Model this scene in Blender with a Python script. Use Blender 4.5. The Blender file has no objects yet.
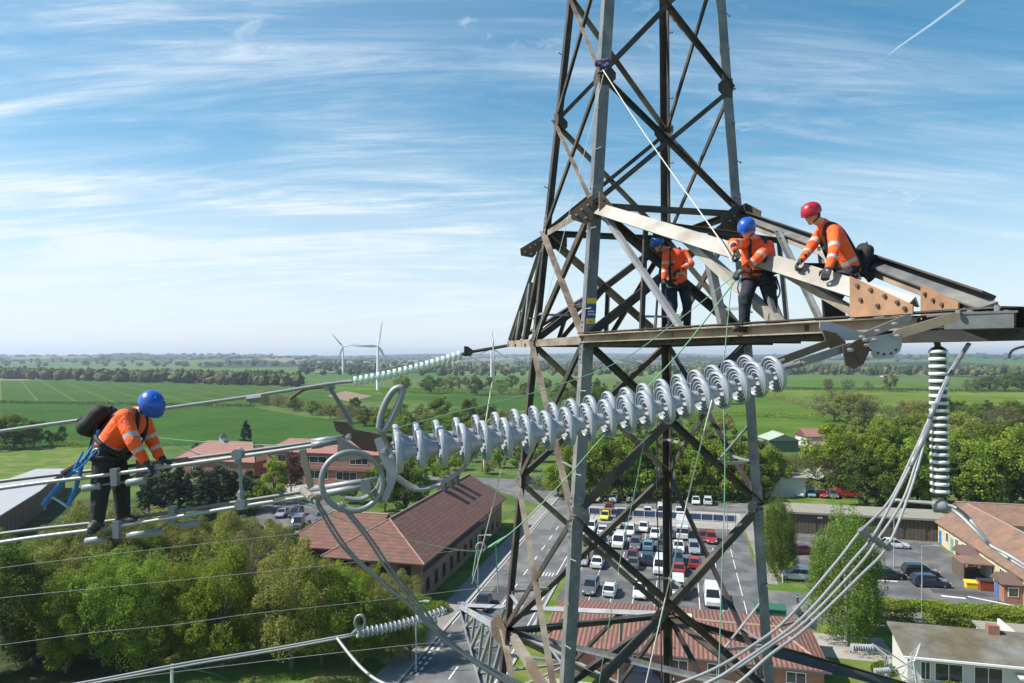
import bpy, bmesh, math, random
import numpy as np
from mathutils import Vector, Matrix
random.seed(7); rng = np.random.default_rng(7)
S = bpy.context.scene; COL = S.collection; R = math.radians
CAMH = 29.0; F = 683.0; HY = 356.0
# ------------------------------------------------------------------ camera, sky, sun, exposure
cd = bpy.data.cameras.new('camera'); cam = bpy.data.objects.new('camera', cd); COL.objects.link(cam)
cam.location = (0, 0, CAMH); cam.rotation_euler = (R(90), 0, 0)
cd.sensor_width = 36; cd.lens = 36*F/1024; cd.shift_y = (HY-341.5)/1024
cd.clip_start = 0.1; cd.clip_end = 40000
S.camera = cam
S.view_settings.view_transform = 'Standard'; S.view_settings.look = 'None'
S.view_settings.exposure = 0.66; S.view_settings.gamma = 1
SUN_TO = Vector((-0.90, -0.06, 0.98)).normalized()
sd = bpy.data.lights.new('sun', 'SUN'); sd.energy = 5.0; sd.angle = R(0.5); sd.color = (1, .95, .87)
sun = bpy.data.objects.new('sun', sd); COL.objects.link(sun)
sun.rotation_euler = SUN_TO.to_track_quat('Z', 'Y').to_euler()

def build_world():
    w = bpy.data.worlds.new('World'); S.world = w; w.use_nodes = True
    nt = w.node_tree; N = nt.nodes; L = nt.links; bg = N['Background']
    sky = N.new('ShaderNodeTexSky'); sky.sky_type = 'NISHITA'; sky.sun_disc = False
    sky.sun_elevation = math.asin(SUN_TO.z); sky.sun_rotation = math.atan2(SUN_TO.x, SUN_TO.y)
    sky.altitude = 100; sky.air_density = 1.0; sky.dust_density = 0.6; sky.ozone_density = 2.2
    tc = N.new('ShaderNodeTexCoord'); sep = N.new('ShaderNodeSeparateXYZ'); L.new(tc.outputs['Generated'], sep.inputs[0])
    def M(op, a, b=None, c=None):
        n = N.new('ShaderNodeMath'); n.operation = op
        for i, v in enumerate((a, b, c)):
            if v is None: continue
            if isinstance(v, (int, float)): n.inputs[i].default_value = v
            else: L.new(v, n.inputs[i])
        return n.outputs[0]
    z = M('MAXIMUM', sep.outputs[2], 0.0); zz = M('ADD', z, 0.20)
    px = M('DIVIDE', sep.outputs[0], zz); py = M('DIVIDE', sep.outputs[1], zz)
    cb = N.new('ShaderNodeCombineXYZ'); L.new(px, cb.inputs[0]); L.new(py, cb.inputs[1])
    def noise(scale, sx, sy, rot, detail, rough, dist, off=0):
        mp = N.new('ShaderNodeMapping'); mp.inputs['Rotation'].default_value = (0, 0, R(rot))
        mp.inputs['Scale'].default_value = (sx, sy, 1); mp.inputs['Location'].default_value = (off, off*1.7, off)
        L.new(cb.outputs[0], mp.inputs[0]); n = N.new('ShaderNodeTexNoise')
        n.inputs['Scale'].default_value = scale; n.inputs['Detail'].default_value = detail
        n.inputs['Roughness'].default_value = rough; n.inputs['Distortion'].default_value = dist
        L.new(mp.outputs[0], n.inputs['Vector']); return n.outputs['Fac']
    def ramp(v, a, b):
        n = N.new('ShaderNodeMapRange'); n.interpolation_type = 'SMOOTHSTEP'
        n.inputs['From Min'].default_value = a; n.inputs['From Max'].default_value = b; L.new(v, n.inputs['Value']); return n.outputs[0]
    band = ramp(noise(1.25, .55, 1.5, -16, 4, .5, .8, 2.0), .34, .62)     # soft broad bands
    streak = ramp(noise(2.1, .42, 1.9, -15, 12, .64, 1.1, 6.3), .37, .66)  # combed cirrus
    fine = ramp(noise(7.0, .30, 3.0, -18, 12, .74, 1.2, 3.1), .36, .66)
    puff = ramp(noise(5.0, 1, 1.3, 20, 9, .66, .8, 5.0), .52, .72)
    west = ramp(M('SUBTRACT', px, M('MULTIPLY', py, .10)), .55, -.75)      # a thicker sheet to the left
    low = ramp(z, .62, .12)
    cover = M('MULTIPLY', M('MULTIPLY_ADD', west, .75, .40), M('MULTIPLY_ADD', low, .85, .20))
    a = M('MULTIPLY', M('MULTIPLY_ADD', band, .65, .35), M('MULTIPLY_ADD', M('MULTIPLY', streak, M('MULTIPLY_ADD', fine, .65, .35)), .85, .22))
    a = M('MAXIMUM', M('MULTIPLY', a, cover), M('MULTIPLY', M('MULTIPLY', puff, band), .38))
    fac = M('MINIMUM', M('MULTIPLY', a, 1.28), .92)
    base = M('MULTIPLY', ramp(z, .30, .0), .66)
    fac = M('SUBTRACT', 1.0, M('MULTIPLY', M('SUBTRACT', 1.0, fac), M('SUBTRACT', 1.0, base)))
    hue = N.new('ShaderNodeHueSaturation'); hue.inputs['Saturation'].default_value = 1.36; hue.inputs['Hue'].default_value = .480; hue.inputs['Value'].default_value = 1.10
    L.new(sky.outputs[0], hue.inputs['Color'])
    mix = N.new('ShaderNodeMixRGB'); L.new(fac, mix.inputs[0]); L.new(hue.outputs[0], mix.inputs[1])
    mix.inputs[2].default_value = (6.6, 7.3, 7.9, 1)
    L.new(mix.outputs[0], bg.inputs['Color']); bg.inputs['Strength'].default_value = 0.086
build_world()

# ------------------------------------------------------------------ helpers
def P(px, py, Y): return Vector(((px-512)/F*Y, Y, CAMH-(py-HY)/F*Y))
def G(px, py, h=0.0):
    Y = (CAMH-h)*F/(py-HY); return Vector(((px-512)/F*Y, Y, h))
SITE = R(-13.9); U = Vector((math.cos(SITE), math.sin(SITE), 0)); V = Vector((-math.sin(SITE), math.cos(SITE), 0))

MATS = {}
def mat(name, col, rough=.6, metal=0., var=.15, scale=3., bump=0., col2=None, spec=.5, mix2=(.45, .62), island=0., objvar=0., transl=0., coat=0., stretch=None):
    if name in MATS: return MATS[name]
    m = bpy.data.materials.new(name); m.use_nodes = True; MATS[name] = m
    nt = m.node_tree; N = nt.nodes; L = nt.links; b = N['Principled BSDF']
    b.inputs['Roughness'].default_value = rough; b.inputs['Metallic'].default_value = metal
    b.inputs['Specular IOR Level'].default_value = spec; b.inputs['Coat Weight'].default_value = coat
    tc = N.new('ShaderNodeTexCoord'); vec = tc.outputs['Object']
    if stretch:
        mp = N.new('ShaderNodeMapping'); mp.inputs['Scale'].default_value = stretch; L.new(vec, mp.inputs[0]); vec = mp.outputs[0]
    n = N.new('ShaderNodeTexNoise'); n.inputs['Scale'].default_value = scale; n.inputs['Detail'].default_value = 6; n.inputs['Roughness'].default_value = .65
    L.new(vec, n.inputs['Vector'])
    r = N.new('ShaderNodeMapRange'); r.inputs['From Min'].default_value = .25; r.inputs['From Max'].default_value = .75
    r.inputs['To Min'].default_value = 1-var; r.inputs['To Max'].default_value = 1+var; L.new(n.outputs['Fac'], r.inputs['Value'])
    mx = N.new('ShaderNodeMixRGB'); mx.inputs[1].default_value = (*col, 1); mx.inputs[2].default_value = (*(col2 or col), 1)
    n2 = N.new('ShaderNodeTexNoise'); n2.inputs['Scale'].default_value = scale*.37; n2.inputs['Detail'].default_value = 5
    L.new(vec, n2.inputs['Vector'])
    r2 = N.new('ShaderNodeMapRange'); r2.inputs['From Min'].default_value = mix2[0]; r2.inputs['From Max'].default_value = mix2[1]
    L.new(n2.outputs['Fac'], r2.inputs['Value']); L.new(r2.outputs[0], mx.inputs[0])
    hs = N.new('ShaderNodeHueSaturation'); L.new(mx.outputs[0], hs.inputs['Color'])
    val = r.outputs[0]
    def mul(a, src, amt):
        q = N.new('ShaderNodeMapRange'); q.inputs['To Min'].default_value = 1-amt; q.inputs['To Max'].default_value = 1+amt; L.new(src, q.inputs['Value'])
        k = N.new('ShaderNodeMath'); k.operation = 'MULTIPLY'; L.new(a, k.inputs[0]); L.new(q.outputs[0], k.inputs[1]); return k.outputs[0]
    if island:
        g = N.new('ShaderNodeNewGeometry'); val = mul(val, g.outputs['Random Per Island'], island)
    if objvar:
        o = N.new('ShaderNodeObjectInfo'); val = mul(val, o.outputs['Random'], objvar)
        q = N.new('ShaderNodeMapRange'); q.inputs['To Min'].default_value = .485; q.inputs['To Max'].default_value = .515
        w = N.new('ShaderNodeMath'); w.operation = 'FRACT'; w2 = N.new('ShaderNodeMath'); w2.operation = 'MULTIPLY'; w2.inputs[1].default_value = 7.31
        L.new(o.outputs['Random'], w2.inputs[0]); L.new(w2.outputs[0], w.inputs[0]); L.new(w.outputs[0], q.inputs['Value']); L.new(q.outputs[0], hs.inputs['Hue'])
    L.new(val, hs.inputs['Value']); L.new(hs.outputs[0], b.inputs['Base Color'])
    if bump:
        bp = N.new('ShaderNodeBump'); bp.inputs['Strength'].default_value = bump; bp.inputs['Distance'].default_value = .05
        L.new(n.outputs['Fac'], bp.inputs['Height']); L.new(bp.outputs[0], b.inputs['Normal'])
    if transl:
        t = N.new('ShaderNodeBsdfTranslucent'); L.new(hs.outputs[0], t.inputs['Color'])
        ms = N.new('ShaderNodeMixShader'); ms.inputs[0].default_value = transl
        L.new(b.outputs[0], ms.inputs[1]); L.new(t.outputs[0], ms.inputs[2]); L.new(ms.outputs[0], N['Material Output'].inputs['Surface'])
    return m
def tiled(name, col, col2, period, axis, duty=.15, rough=.75, var=.12, scale=1.2, bump=.5, spec=.3):
    """surface with narrow darker lines every `period` metres along object axis: tile courses, planks, slats, tramlines"""
    m = mat(name, col, rough, 0, var, scale, 0, spec=spec)
    nt = m.node_tree; N = nt.nodes; L = nt.links; b = N['Principled BSDF']
    src = b.inputs['Base Color'].links[0].from_socket
    tc = N.new('ShaderNodeTexCoord'); dp = N.new('ShaderNodeVectorMath'); dp.operation = 'DOT_PRODUCT'
    L.new(tc.outputs['Object'], dp.inputs[0]); dp.inputs[1].default_value = axis
    q = N.new('ShaderNodeMath'); q.operation = 'DIVIDE'; L.new(dp.outputs['Value'], q.inputs[0]); q.inputs[1].default_value = period
    f = N.new('ShaderNodeMath'); f.operation = 'FRACT'; L.new(q.outputs[0], f.inputs[0])
    c = N.new('ShaderNodeMath'); c.operation = 'LESS_THAN'; L.new(f.outputs[0], c.inputs[0]); c.inputs[1].default_value = duty
    mx = N.new('ShaderNodeMixRGB'); L.new(c.outputs[0], mx.inputs[0]); L.new(src, mx.inputs[1]); mx.inputs[2].default_value = (*col2, 1)
    L.new(mx.outputs[0], b.inputs['Base Color'])
    if bump:
        bp = N.new('ShaderNodeBump'); bp.inputs['Strength'].default_value = bump; bp.inputs['Distance'].default_value = .03
        L.new(f.outputs[0], bp.inputs['Height']); L.new(bp.outputs[0], b.inputs['Normal'])
    return m

def mesh_ob(name, verts, faces, m=None, parent=None, smooth=False):
    me = bpy.data.meshes.new(name); me.from_pydata([tuple(v) for v in verts], [], [tuple(f) for f in faces]); me.update()
    if smooth: me.polygons.foreach_set('use_smooth', [True]*len(me.polygons))
    if m: me.materials.append(m)
    o = bpy.data.objects.new(name, me); COL.objects.link(o)
    if parent: o.parent = parent
    return o
class MB:
    def __init__(s): s.v = []; s.f = []
    def add(s, v, f):
        n = len(s.v); s.v += [Vector(x) for x in v]; s.f += [[n+i for i in q] for q in f]; return s
    def box(s, x0, x1, y0, y1, z0, z1):
        return s.add([(x0,y0,z0),(x1,y0,z0),(x1,y1,z0),(x0,y1,z0),(x0,y0,z1),(x1,y0,z1),(x1,y1,z1),(x0,y1,z1)],
                     [(3,2,1,0),(4,5,6,7),(0,1,5,4),(1,2,6,5),(2,3,7,6),(3,0,4,7)])
    def prism(s, poly, off):                                # closed polygon (3D points) swept by vector off
        n = len(poly); off = Vector(off); a = [Vector(p) for p in poly]
        nrm = Vector((0,0,0))
        for i in range(n): nrm += a[i].cross(a[(i+1) % n])
        if nrm.dot(off) > 0: a.reverse()
        return s.add(a+[p+off for p in a], [list(range(n)), list(range(2*n-1, n-1, -1))]+[[(i+1) % n, i, n+i, n+(i+1) % n] for i in range(n)])
    def tube(s, pts, r, seg=8, caps=True):
        pts = [Vector(p) for p in pts]; n = len(pts)
        rs = list(r) if isinstance(r, (list, tuple)) else [r]*n
        d0 = (pts[1]-pts[0]).normalized(); ref = Vector((0,0,1)) if abs(d0.z) < .9 else Vector((1,0,0))
        a = d0.cross(ref).normalized(); vs = []; fs = []
        for i, p in enumerate(pts):
            d = (pts[min(i+1, n-1)]-pts[max(i-1, 0)]).normalized()
            a = (a-d*a.dot(d)).normalized(); b = d.cross(a)
            for k in range(seg):
                t = 2*math.pi*k/seg; vs.append(p+(a*math.cos(t)+b*math.sin(t))*rs[i])
        for i in range(n-1):
            for k in range(seg):
                fs.append([i*seg+k, i*seg+(k+1) % seg, (i+1)*seg+(k+1) % seg, (i+1)*seg+k])
        if caps: fs += [list(range(seg-1, -1, -1)), list(range((n-1)*seg, n*seg))]
        return s.add(vs, fs)
    def lathe(s, prof, o, axis, seg=24):                     # prof: (r, t) pairs along axis from o
        axis = Vector(axis).normalized(); o = Vector(o); ref = Vector((0,0,1)) if abs(axis.z) < .9 else Vector((1,0,0))
        a = axis.cross(ref).normalized(); b = axis.cross(a); vs = []; fs = []; n = len(prof)
        for r, t in prof:
            for k in range(seg):
                q = 2*math.pi*k/seg; vs.append(o+axis*t+(a*math.cos(q)+b*math.sin(q))*max(r, 1e-4))
        for i in range(n-1):
            for k in range(seg): fs.append([i*seg+k, i*seg+(k+1) % seg, (i+1)*seg+(k+1) % seg, (i+1)*seg+k])
        return s.add(vs, fs)
    def caps(s, p0, p1, r0, r1, seg=12, k=4):                # tapered capsule
        p0 = Vector(p0); p1 = Vector(p1); d = (p1-p0); l = max(d.length, 1e-4); d = d/l
        pr = [(r0*math.sin(math.pi/2*i/k), -r0*math.cos(math.pi/2*i/k)) for i in range(k+1)] + [(r1*math.cos(math.pi/2*i/k), l+r1*math.sin(math.pi/2*i/k)) for i in range(k+1)]
        return s.lathe(pr, p0, d, seg)
    def angle(s, p0, p1, w, out, t=None, w2=None):           # rolled steel angle, heel line p0-p1, first flange across `out`, second along -out
        p0 = Vector(p0); p1 = Vector(p1); d = (p1-p0).normalized(); out = Vector(out); t = t or w*.11; w2 = w2 or w
        n = (out-d*out.dot(d)).normalized(); a = d.cross(n)
        sec = [(0,0),(w,0),(w,-t),(t,-t),(t,-w2),(0,-w2)]
        sec = [(x-w/2, y) for x, y in sec]
        s.add([p0+a*x+n*y for x, y in sec]+[p1+a*x+n*y for x, y in sec],
              [[0,1,2,3],[0,3,4,5],[9,8,7,6],[11,10,9,6]]+[[(i+1) % 6, i, 6+i, 6+(i+1) % 6] for i in range(6)]); return s
    def ob(s, name, m=None, parent=None, smooth=False): return mesh_ob(name, s.v, s.f, m, parent, smooth)
def empty(name, loc=(0,0,0), rz=0):
    o = bpy.data.objects.new(name, None); COL.objects.link(o); o.location = loc; o.rotation_euler = (0,0,rz); o.empty_display_size = .2; return o
def tag(o, label, cat, group=None):
    o['label'] = label; o['category'] = cat
    if group: o['group'] = group
    return o
def struct(o): o['kind'] = 'structure'; return o
def stuff(o, label, cat): o['kind'] = 'stuff'; return tag(o, label, cat)
def thing(name, label, cat, loc=(0,0,0), rz=0, group=None): return tag(empty(name, loc, rz), label, cat, group)
def copy_tree(o, parent=None):
    c = o.copy(); COL.objects.link(c); c.parent = parent
    for ch in list(o.children): copy_tree(ch, c)
    return c
def evaluated(o, name, m, parent, smooth=True):
    """bake the modifiers of a helper object into a fresh mesh object"""
    dg = bpy.context.evaluated_depsgraph_get(); me = bpy.data.meshes.new_from_object(o.evaluated_get(dg))
    me.name = name; bpy.data.objects.remove(o)
    me.materials.clear()
    for q in (m if isinstance(m, list) else [m]): me.materials.append(q)
    if smooth: me.polygons.foreach_set('use_smooth', [True]*len(me.polygons))
    n = bpy.data.objects.new(name, me); COL.objects.link(n); n.parent = parent; return n
def fuse(mb, name, m, parent, voxel=.014, it=4):
    o = mb.ob('fuse'); r = o.modifiers.new('r', 'REMESH'); r.mode = 'VOXEL'; r.voxel_size = voxel
    sm = o.modifiers.new('s', 'SMOOTH'); sm.iterations = it; sm.factor = .5
    return evaluated(o, name, m, parent)
def ordinal(i): return ['first','second','third','fourth','fifth','sixth','seventh','eighth','ninth','tenth','eleventh','twelfth','thirteenth','fourteenth','fifteenth','sixteenth','seventeenth','eighteenth','nineteenth','twentieth'][i] if i < 20 else {20:'twenty-first',21:'twenty-second',22:'twenty-third',23:'twenty-fourth',24:'twenty-fifth',25:'twenty-sixth'}.get(i, 'far')
def catenary(p0, p1, sag, n=14):
    p0 = Vector(p0); p1 = Vector(p1); return [p0.lerp(p1, i/n)+Vector((0,0,-sag*4*(i/n)*(1-i/n))) for i in range(n+1)]
def spline(pts, n=6):
    pts = [Vector(p) for p in pts]; out = []
    for i in range(len(pts)-1):
        a = pts[max(i-1,0)]; b = pts[i]; c = pts[i+1]; d = pts[min(i+2,len(pts)-1)]
        for k in range(n):
            t = k/n; out.append(.5*((2*b)+(c-a)*t+(2*a-5*b+4*c-d)*t*t+(3*b-a-3*c+d)*t**3))
    return out+[pts[-1]]

# ================================================================== THE LAND
def site(a, b, h=0.0): return Vector((0,0,h))+U*a+V*b
def ground_height(x, y):
    d = math.hypot(x, y); t = min(max((d-900)/5200, 0), 1); t = t*t*(3-2*t)
    w = 11*math.sin(x/900+1.3)*math.cos(y/1300+.4)+7*math.sin(x/410+y/700)+4*math.sin(x/230-y/350+2)
    far = 26*t+w*min(max((d-900)/2500, 0), 1)
    ridge = 16*math.exp(-((d-7800)/1500)**2)*(1+.5*math.sin(x/1500+.6))
    return far+ridge if d > 900 else 0.0
def make_ground():
    ys = [-120,-60,0,40,80,120,160,240,340,480,640,800,900]+[900*1.085**i for i in range(1, 33)]
    na = 121; v = []; f = []
    for d in ys:
        for i in range(na):
            s = -1.3+2.6*i/(na-1); wdt = max(d, 0)*1.0+160
            x = s*wdt; v.append((x, d, ground_height(x, d)))
    for j in range(len(ys)-1):
        for i in range(na-1): f.append((j*na+i, j*na+i+1, (j+1)*na+i+1, (j+1)*na+i))
    m = bpy.data.materials.new('country'); m.use_nodes = True; nt = m.node_tree; N = nt.nodes; L = nt.links; b = N['Principled BSDF']
    b.inputs['Roughness'].default_value = .95; b.inputs['Specular IOR Level'].default_value = .1
    tc = N.new('ShaderNodeTexCoord')
    def vor(scale, out):
        mp = N.new('ShaderNodeMapping'); mp.inputs['Rotation'].default_value = (0,0,.5); mp.inputs['Scale'].default_value = (1,.62,1); L.new(tc.outputs['Object'], mp.inputs[0])
        q = N.new('ShaderNodeTexVoronoi'); q.inputs['Scale'].default_value = scale; q.inputs['Randomness'].default_value = .9; L.new(mp.outputs[0], q.inputs['Vector']); return q.outputs[out]
    sep = N.new('ShaderNodeSeparateColor'); L.new(vor(1/310, 'Color'), sep.inputs[0])
    cr = N.new('ShaderNodeValToRGB'); cr.color_ramp.interpolation = 'CONSTANT'; e = cr.color_ramp.elements
    cols = [(0,(.012,.028,.012)),(.30,(.075,.13,.025)),(.42,(.016,.034,.014)),(.58,(.05,.12,.02)),(.68,(.19,.16,.09)),(.74,(.02,.045,.016)),(.86,(.10,.16,.04)),(.94,(.03,.05,.02))]
    e[0].position, e[0].color = cols[0][0], (*cols[0][1],1); e[1].position, e[1].color = cols[1][0], (*cols[1][1],1)
    for p, c in cols[2:]:
        q = e.new(p); q.color = (*c,1)
    L.new(sep.outputs[0], cr.inputs[0])
    n = N.new('ShaderNodeTexNoise'); n.inputs['Scale'].default_value = .02; n.inputs['Detail'].default_value = 9; n.inputs['Roughness'].default_value = .7; L.new(tc.outputs['Object'], n.inputs['Vector'])
    n2 = N.new('ShaderNodeTexNoise'); n2.inputs['Scale'].default_value = .12; n2.inputs['Detail'].default_value = 8; L.new(tc.outputs['Object'], n2.inputs['Vector'])
    near = N.new('ShaderNodeValToRGB'); near.color_ramp.elements[0].position = .35; near.color_ramp.elements[0].color = (.045,.095,.018,1); near.color_ramp.elements[1].position = .7; near.color_ramp.elements[1].color = (.12,.15,.045,1)
    L.new(n2.outputs['Fac'], near.inputs[0])
    ln = N.new('ShaderNodeVectorMath'); ln.operation = 'LENGTH'; L.new(tc.outputs['Object'], ln.inputs[0])
    mr = N.new('ShaderNodeMapRange'); mr.inputs['From Min'].default_value = 820; mr.inputs['From Max'].default_value = 980; L.new(ln.outputs['Value'], mr.inputs['Value'])
    hs = N.new('ShaderNodeHueSaturation'); L.new(cr.outputs[0], hs.inputs['Color'])
    q = N.new('ShaderNodeMapRange'); q.inputs['To Min'].default_value = .45; q.inputs['To Max'].default_value = 1.5; L.new(n.outputs['Fac'], q.inputs['Value']); L.new(q.outputs[0], hs.inputs['Value'])
    mx = N.new('ShaderNodeMixRGB'); L.new(mr.outputs[0], mx.inputs[0]); L.new(near.outputs[0], mx.inputs[1]); L.new(hs.outputs[0], mx.inputs[2]); L.new(mx.outputs[0], b.inputs['Base Color'])
    struct(mesh_ob('ground', v, f, m, smooth=True))
make_ground()
def sheet(name, pts, m, h=.0): return struct(mesh_ob(name, [(p[0], p[1], h) for p in pts], [list(range(len(pts)))] if (pts[1][0]-pts[0][0])*(pts[2][1]-pts[1][1])-(pts[1][1]-pts[0][1])*(pts[2][0]-pts[1][0]) > 0 else [list(range(len(pts)-1,-1,-1))], m))
def sheet_px(name, pts, m, h=.0): return sheet(name, [G(*p) for p in pts], m, h)
crop = tiled('crop', (.050,.100,.024), (.115,.155,.05), 19, (.80,.60,0), .06, .95, .26, .035, 0, 0.)
crop2 = tiled('crop_near', (.042,.094,.021), (.05,.10,.024), 19, (.80,.60,0), .04, .95, .24, .035, 0, 0.)
pasture = mat('pasture', (.085,.135,.022), .95, var=.2, scale=.05, col2=(.14,.175,.038), spec=0.)
pasture2 = mat('pasture_deep', (.06,.12,.018), .95, var=.2, scale=.05, col2=(.09,.145,.026), spec=0.)
bare = mat('bare_soil', (.22,.17,.11), .95, var=.12, scale=.05, spec=.1)
lawn = mat('lawn', (.075,.14,.022), .95, var=.22, scale=.6, col2=(.16,.17,.05), spec=.1)
lawn_d = mat('shaded_rough_grass', (.030,.048,.016), .95, var=.3, scale=.5, col2=(.065,.07,.03), spec=.1)  # rough grass, its colour darkened for the shade by the trees
sheet_px('field', [(-260,375.2),(0,376.2),(290,387.5),(330,391),(400,396),(420,400),(255,406.5),(0,400.4),(-260,399)], crop, .06)
sheet_px('field', [(-260,399.6),(0,401.2),(255,407.4),(300,416),(400,426),(470,430),(480,440),(380,444),(100,446),(-260,450)], crop2, .06)
sheet_px('field', [(400,396),(460,395),(520,394),(560,394),(560,409),(500,411),(440,404)], crop2, .07)
sheet_px('field', [(262,394),(345,384.8),(400,388),(460,391),(440,403),(360,402)], pasture2, .05)
sheet_px('field', [(327,396),(345,391),(372,396),(350,402)], bare, .10)
sheet_px('field', [(760,377),(900,374),(1060,379),(1150,381),(1150,391),(1060,391.5),(760,388.5)], pasture2, .06)
sheet_px('field', [(735,389.5),(1060,392.4),(1250,394),(1250,424),(1000,421),(905,424),(862,416),(800,398)], pasture, .06)
sheet_px('field', [(720,389.5),(798,399),(858,416),(900,425),(890,432),(760,414),(720,411)], pasture2, .06)
sheet_px('field', [(700,415),(760,415),(890,433),(880,441),(800,438),(690,436)], pasture2, .07)
sheet_px('field', [(880,441),(940,440),(1080,446),(1080,460),(960,452)], pasture, .06)
sheet_px('field', [(480,372.5),(560,370.5),(570,375),(500,377.5)], pasture, .07)
sheet_px('field', [(176,368),(240,366.8),(275,372),(215,372.2)], pasture, .3)
sheet_px('field', [(295,363.2),(370,363),(372,366.2),(292,366.4)], bare, 8.2)

asph = mat('asphalt', (.080,.080,.083), .9, var=.22, scale=.8, col2=(.135,.132,.128), bump=.15)
asph_d = mat('asphalt_road', (.10,.10,.102), .9, var=.2, scale=.7, col2=(.16,.157,.15))
paleconc = mat('pale_concrete', (.33,.31,.28), .9, var=.1, scale=.5, col2=(.27,.25,.22))
pavem = mat('paving', (.24,.22,.20), .9, var=.1, scale=.7, col2=(.19,.18,.17))
kerbm = mat('kerb_stone', (.34,.33,.31), .85, var=.1, scale=2)
paint = mat('road_paint', (.62,.62,.60), .8, var=.15, scale=3)
# grass plots
sheet_px('lawn', [(-60,443),(110,444),(130,470),(60,476),(-60,492)], lawn, .02)
sheet_px('lawn', [(-300,900),(-200,520),(60,500),(330,500),(420,612),(398,683),(380,900)], lawn_d, .012)
sheet_px('lawn', [(420,612),(500,522),(526,512),(470,600),(438,640)], lawn, .024)
# the road by the long building, running straight up the site
def a_of(p): return p.dot(U)
def b_of(p): return p.dot(V)
r0 = G(440,668); ra = a_of(r0); 
struct(mesh_ob('road', [site(-24.4,20,.03), site(-15.5,20,.03), site(-15.5,165,.03), site(-24.4,165,.03)], [(0,1,2,3)], asph_d))
def rect(name, a0, a1, b0, b1, m, h): return struct(mesh_ob(name, [site(a0,b0,h), site(a1,b0,h), site(a1,b1,h), site(a0,b1,h)], [(0,1,2,3)], m))
rect('lawn', -48, 60, 40, 79.5, lawn, .020)
rect('lawn', -15.3, 60, 79.5, 150, lawn, .020)
rect('pavement', -26.8, -24.5, 20, 140, pavem, .12)
rect('road', -70, -24.5, 148, 156, asph_d, .034)
rect('road', -24.5, -12, 148, 156, asph_d, .036)
sheet_px('road', [(484,482),(548,476),(600,487),(590,503),(560,520),(540,505),(500,492)], asph_d, .038)
rect('car_park', -14.4, 10, 79.5, 119, asph, .04)
rect('yard', -19, 10.6, 119.2, 132, paleconc, .044)
rect('road', -24.4, 13.4, 132.2, 141, asph_d, .042)
rect('car_park', 15.5, 38.4, 90, 119.3, asph, .048)
rect('road', 10.2, 26, 80, 89.6, asph_d, .046)
rect('path', 10.4, 12.0, 92, 132, pavem, .05)
rect('pavement', 11, 20, 71, 77, paleconc, .05)
rect('path', -12, 15, 57, 60.5, paleconc, .05)
rect('path', 17, 40, 62.5, 64.8, pavem, .05)
rect('kerb', -15.5, -15.2, 60, 130, kerbm, .13)
rect('kerb', -24.5, -24.2, 20, 140, kerbm, .14)
sheet_px('car_park', [(250,530),(262,503),(330,500),(372,513),(330,545)], asph, .05)
sheet_px('car_park', [(280,492),(296,472),(350,474),(352,490),(310,500)], paleconc, .052)
# road paint
def strip(a0, b0, a1, b1, w, h=.052, name='road_marking'):
    p = Vector((a0,b0)); q = Vector((a1,b1)); d = (q-p).normalized(); n = Vector((-d.y,d.x))*w/2
    c = [p+n, q+n, q-n, p-n]; c.reverse()
    return struct(mesh_ob(name, [site(k.x,k.y,h) for k in c], [(0,1,2,3)], paint))
for i in range(16): strip(-20.2, 52+i*6, -20.2, 54.6+i*6, .14)
for k in (-23.9, -23.3): 
    for i in range(9): strip(k, 58+i*1.1, k, 58.6+i*1.1, .28)
strip(-16.0, 20, -16.0, 118, .12); strip(-24.0, 70, -24.0, 130, .10)
for i in range(7): strip(-19+i*.42, 88+.05*i, -19+i*.42, 89.6+.05*i, .14)
for bb in (80.5, 86.6, 91.3, 97.5, 103, 109):
    for i in range(9): strip(-13.2+i*2.55, bb, -13.2+i*2.55, bb+4.4, .09, .056)
for i in range(7): strip(22.5+i*.02, 97+i*2.6, 27, 97+i*2.6, .35, .06)
strip(33.5, 93, 38, 90.5, .35, .06); strip(30.5, 92.5, 33, 92.2, .5, .062)

patch = mat('tar_patch', (.055,.055,.057), .9, var=.2, scale=1.5); patch_l = mat('worn_asphalt', (.15,.148,.143), .9, var=.2, scale=1.2)
for a0, a1, b0, b1, h, mm in ((-22.6,-20.6,76,83,.034,patch),(-19.4,-17.2,98,101,.034,patch_l),(-23.6,-21.2,112,124,.034,patch_l),(-18.9,-16.4,62,66,.034,patch),(-3,4,83,85.2,.044,patch),(-11,-4,94.4,96,.044,patch_l),(2,7.6,105,106.6,.044,patch_l),(-12.6,-7,110.5,112.2,.044,patch),(18.5,23,94,97,.052,patch),(27.5,33,104,107,.052,patch_l),(13,17,81,83,.05,patch_l),(30,36,93.5,95,.052,patch)): rect('road_patch', a0, a1, b0, b1, mm, h)
# ================================================================== BUILDINGS
wallbrick = mat('brown_brick', (.20,.115,.075), .85, var=.16, scale=2.2, col2=(.25,.15,.10), bump=.2)
wallbrick_r = mat('red_brick', (.26,.12,.085), .85, var=.15, scale=2.2, col2=(.31,.16,.11), bump=.2)
buff = mat('buff_render', (.46,.41,.25), .85, var=.08, scale=1.5, col2=(.50,.44,.29))
whitewall = mat('white_wall', (.50,.49,.465), .8, var=.08, scale=1.2)
tile_a = tiled('brown_red_tiles', (.165,.085,.066), (.115,.060,.048), .30, (0,0,1), .2, .85, .34, 1.1, .6)
tile_pink = tiled('pink_tiles', (.29,.145,.115), (.19,.095,.075), .4, (0,0,1), .2, .8, .14, .7, .5)
tile_brown = mat('brown_shingle', (.205,.118,.078), .85, var=.28, scale=.9, col2=(.165,.11,.08), bump=.3)
pantile = tiled('pantiles', (.225,.112,.085), (.105,.055,.044), .40, (1,0,0), .42, .8, .3, 1.2, .9)
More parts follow.
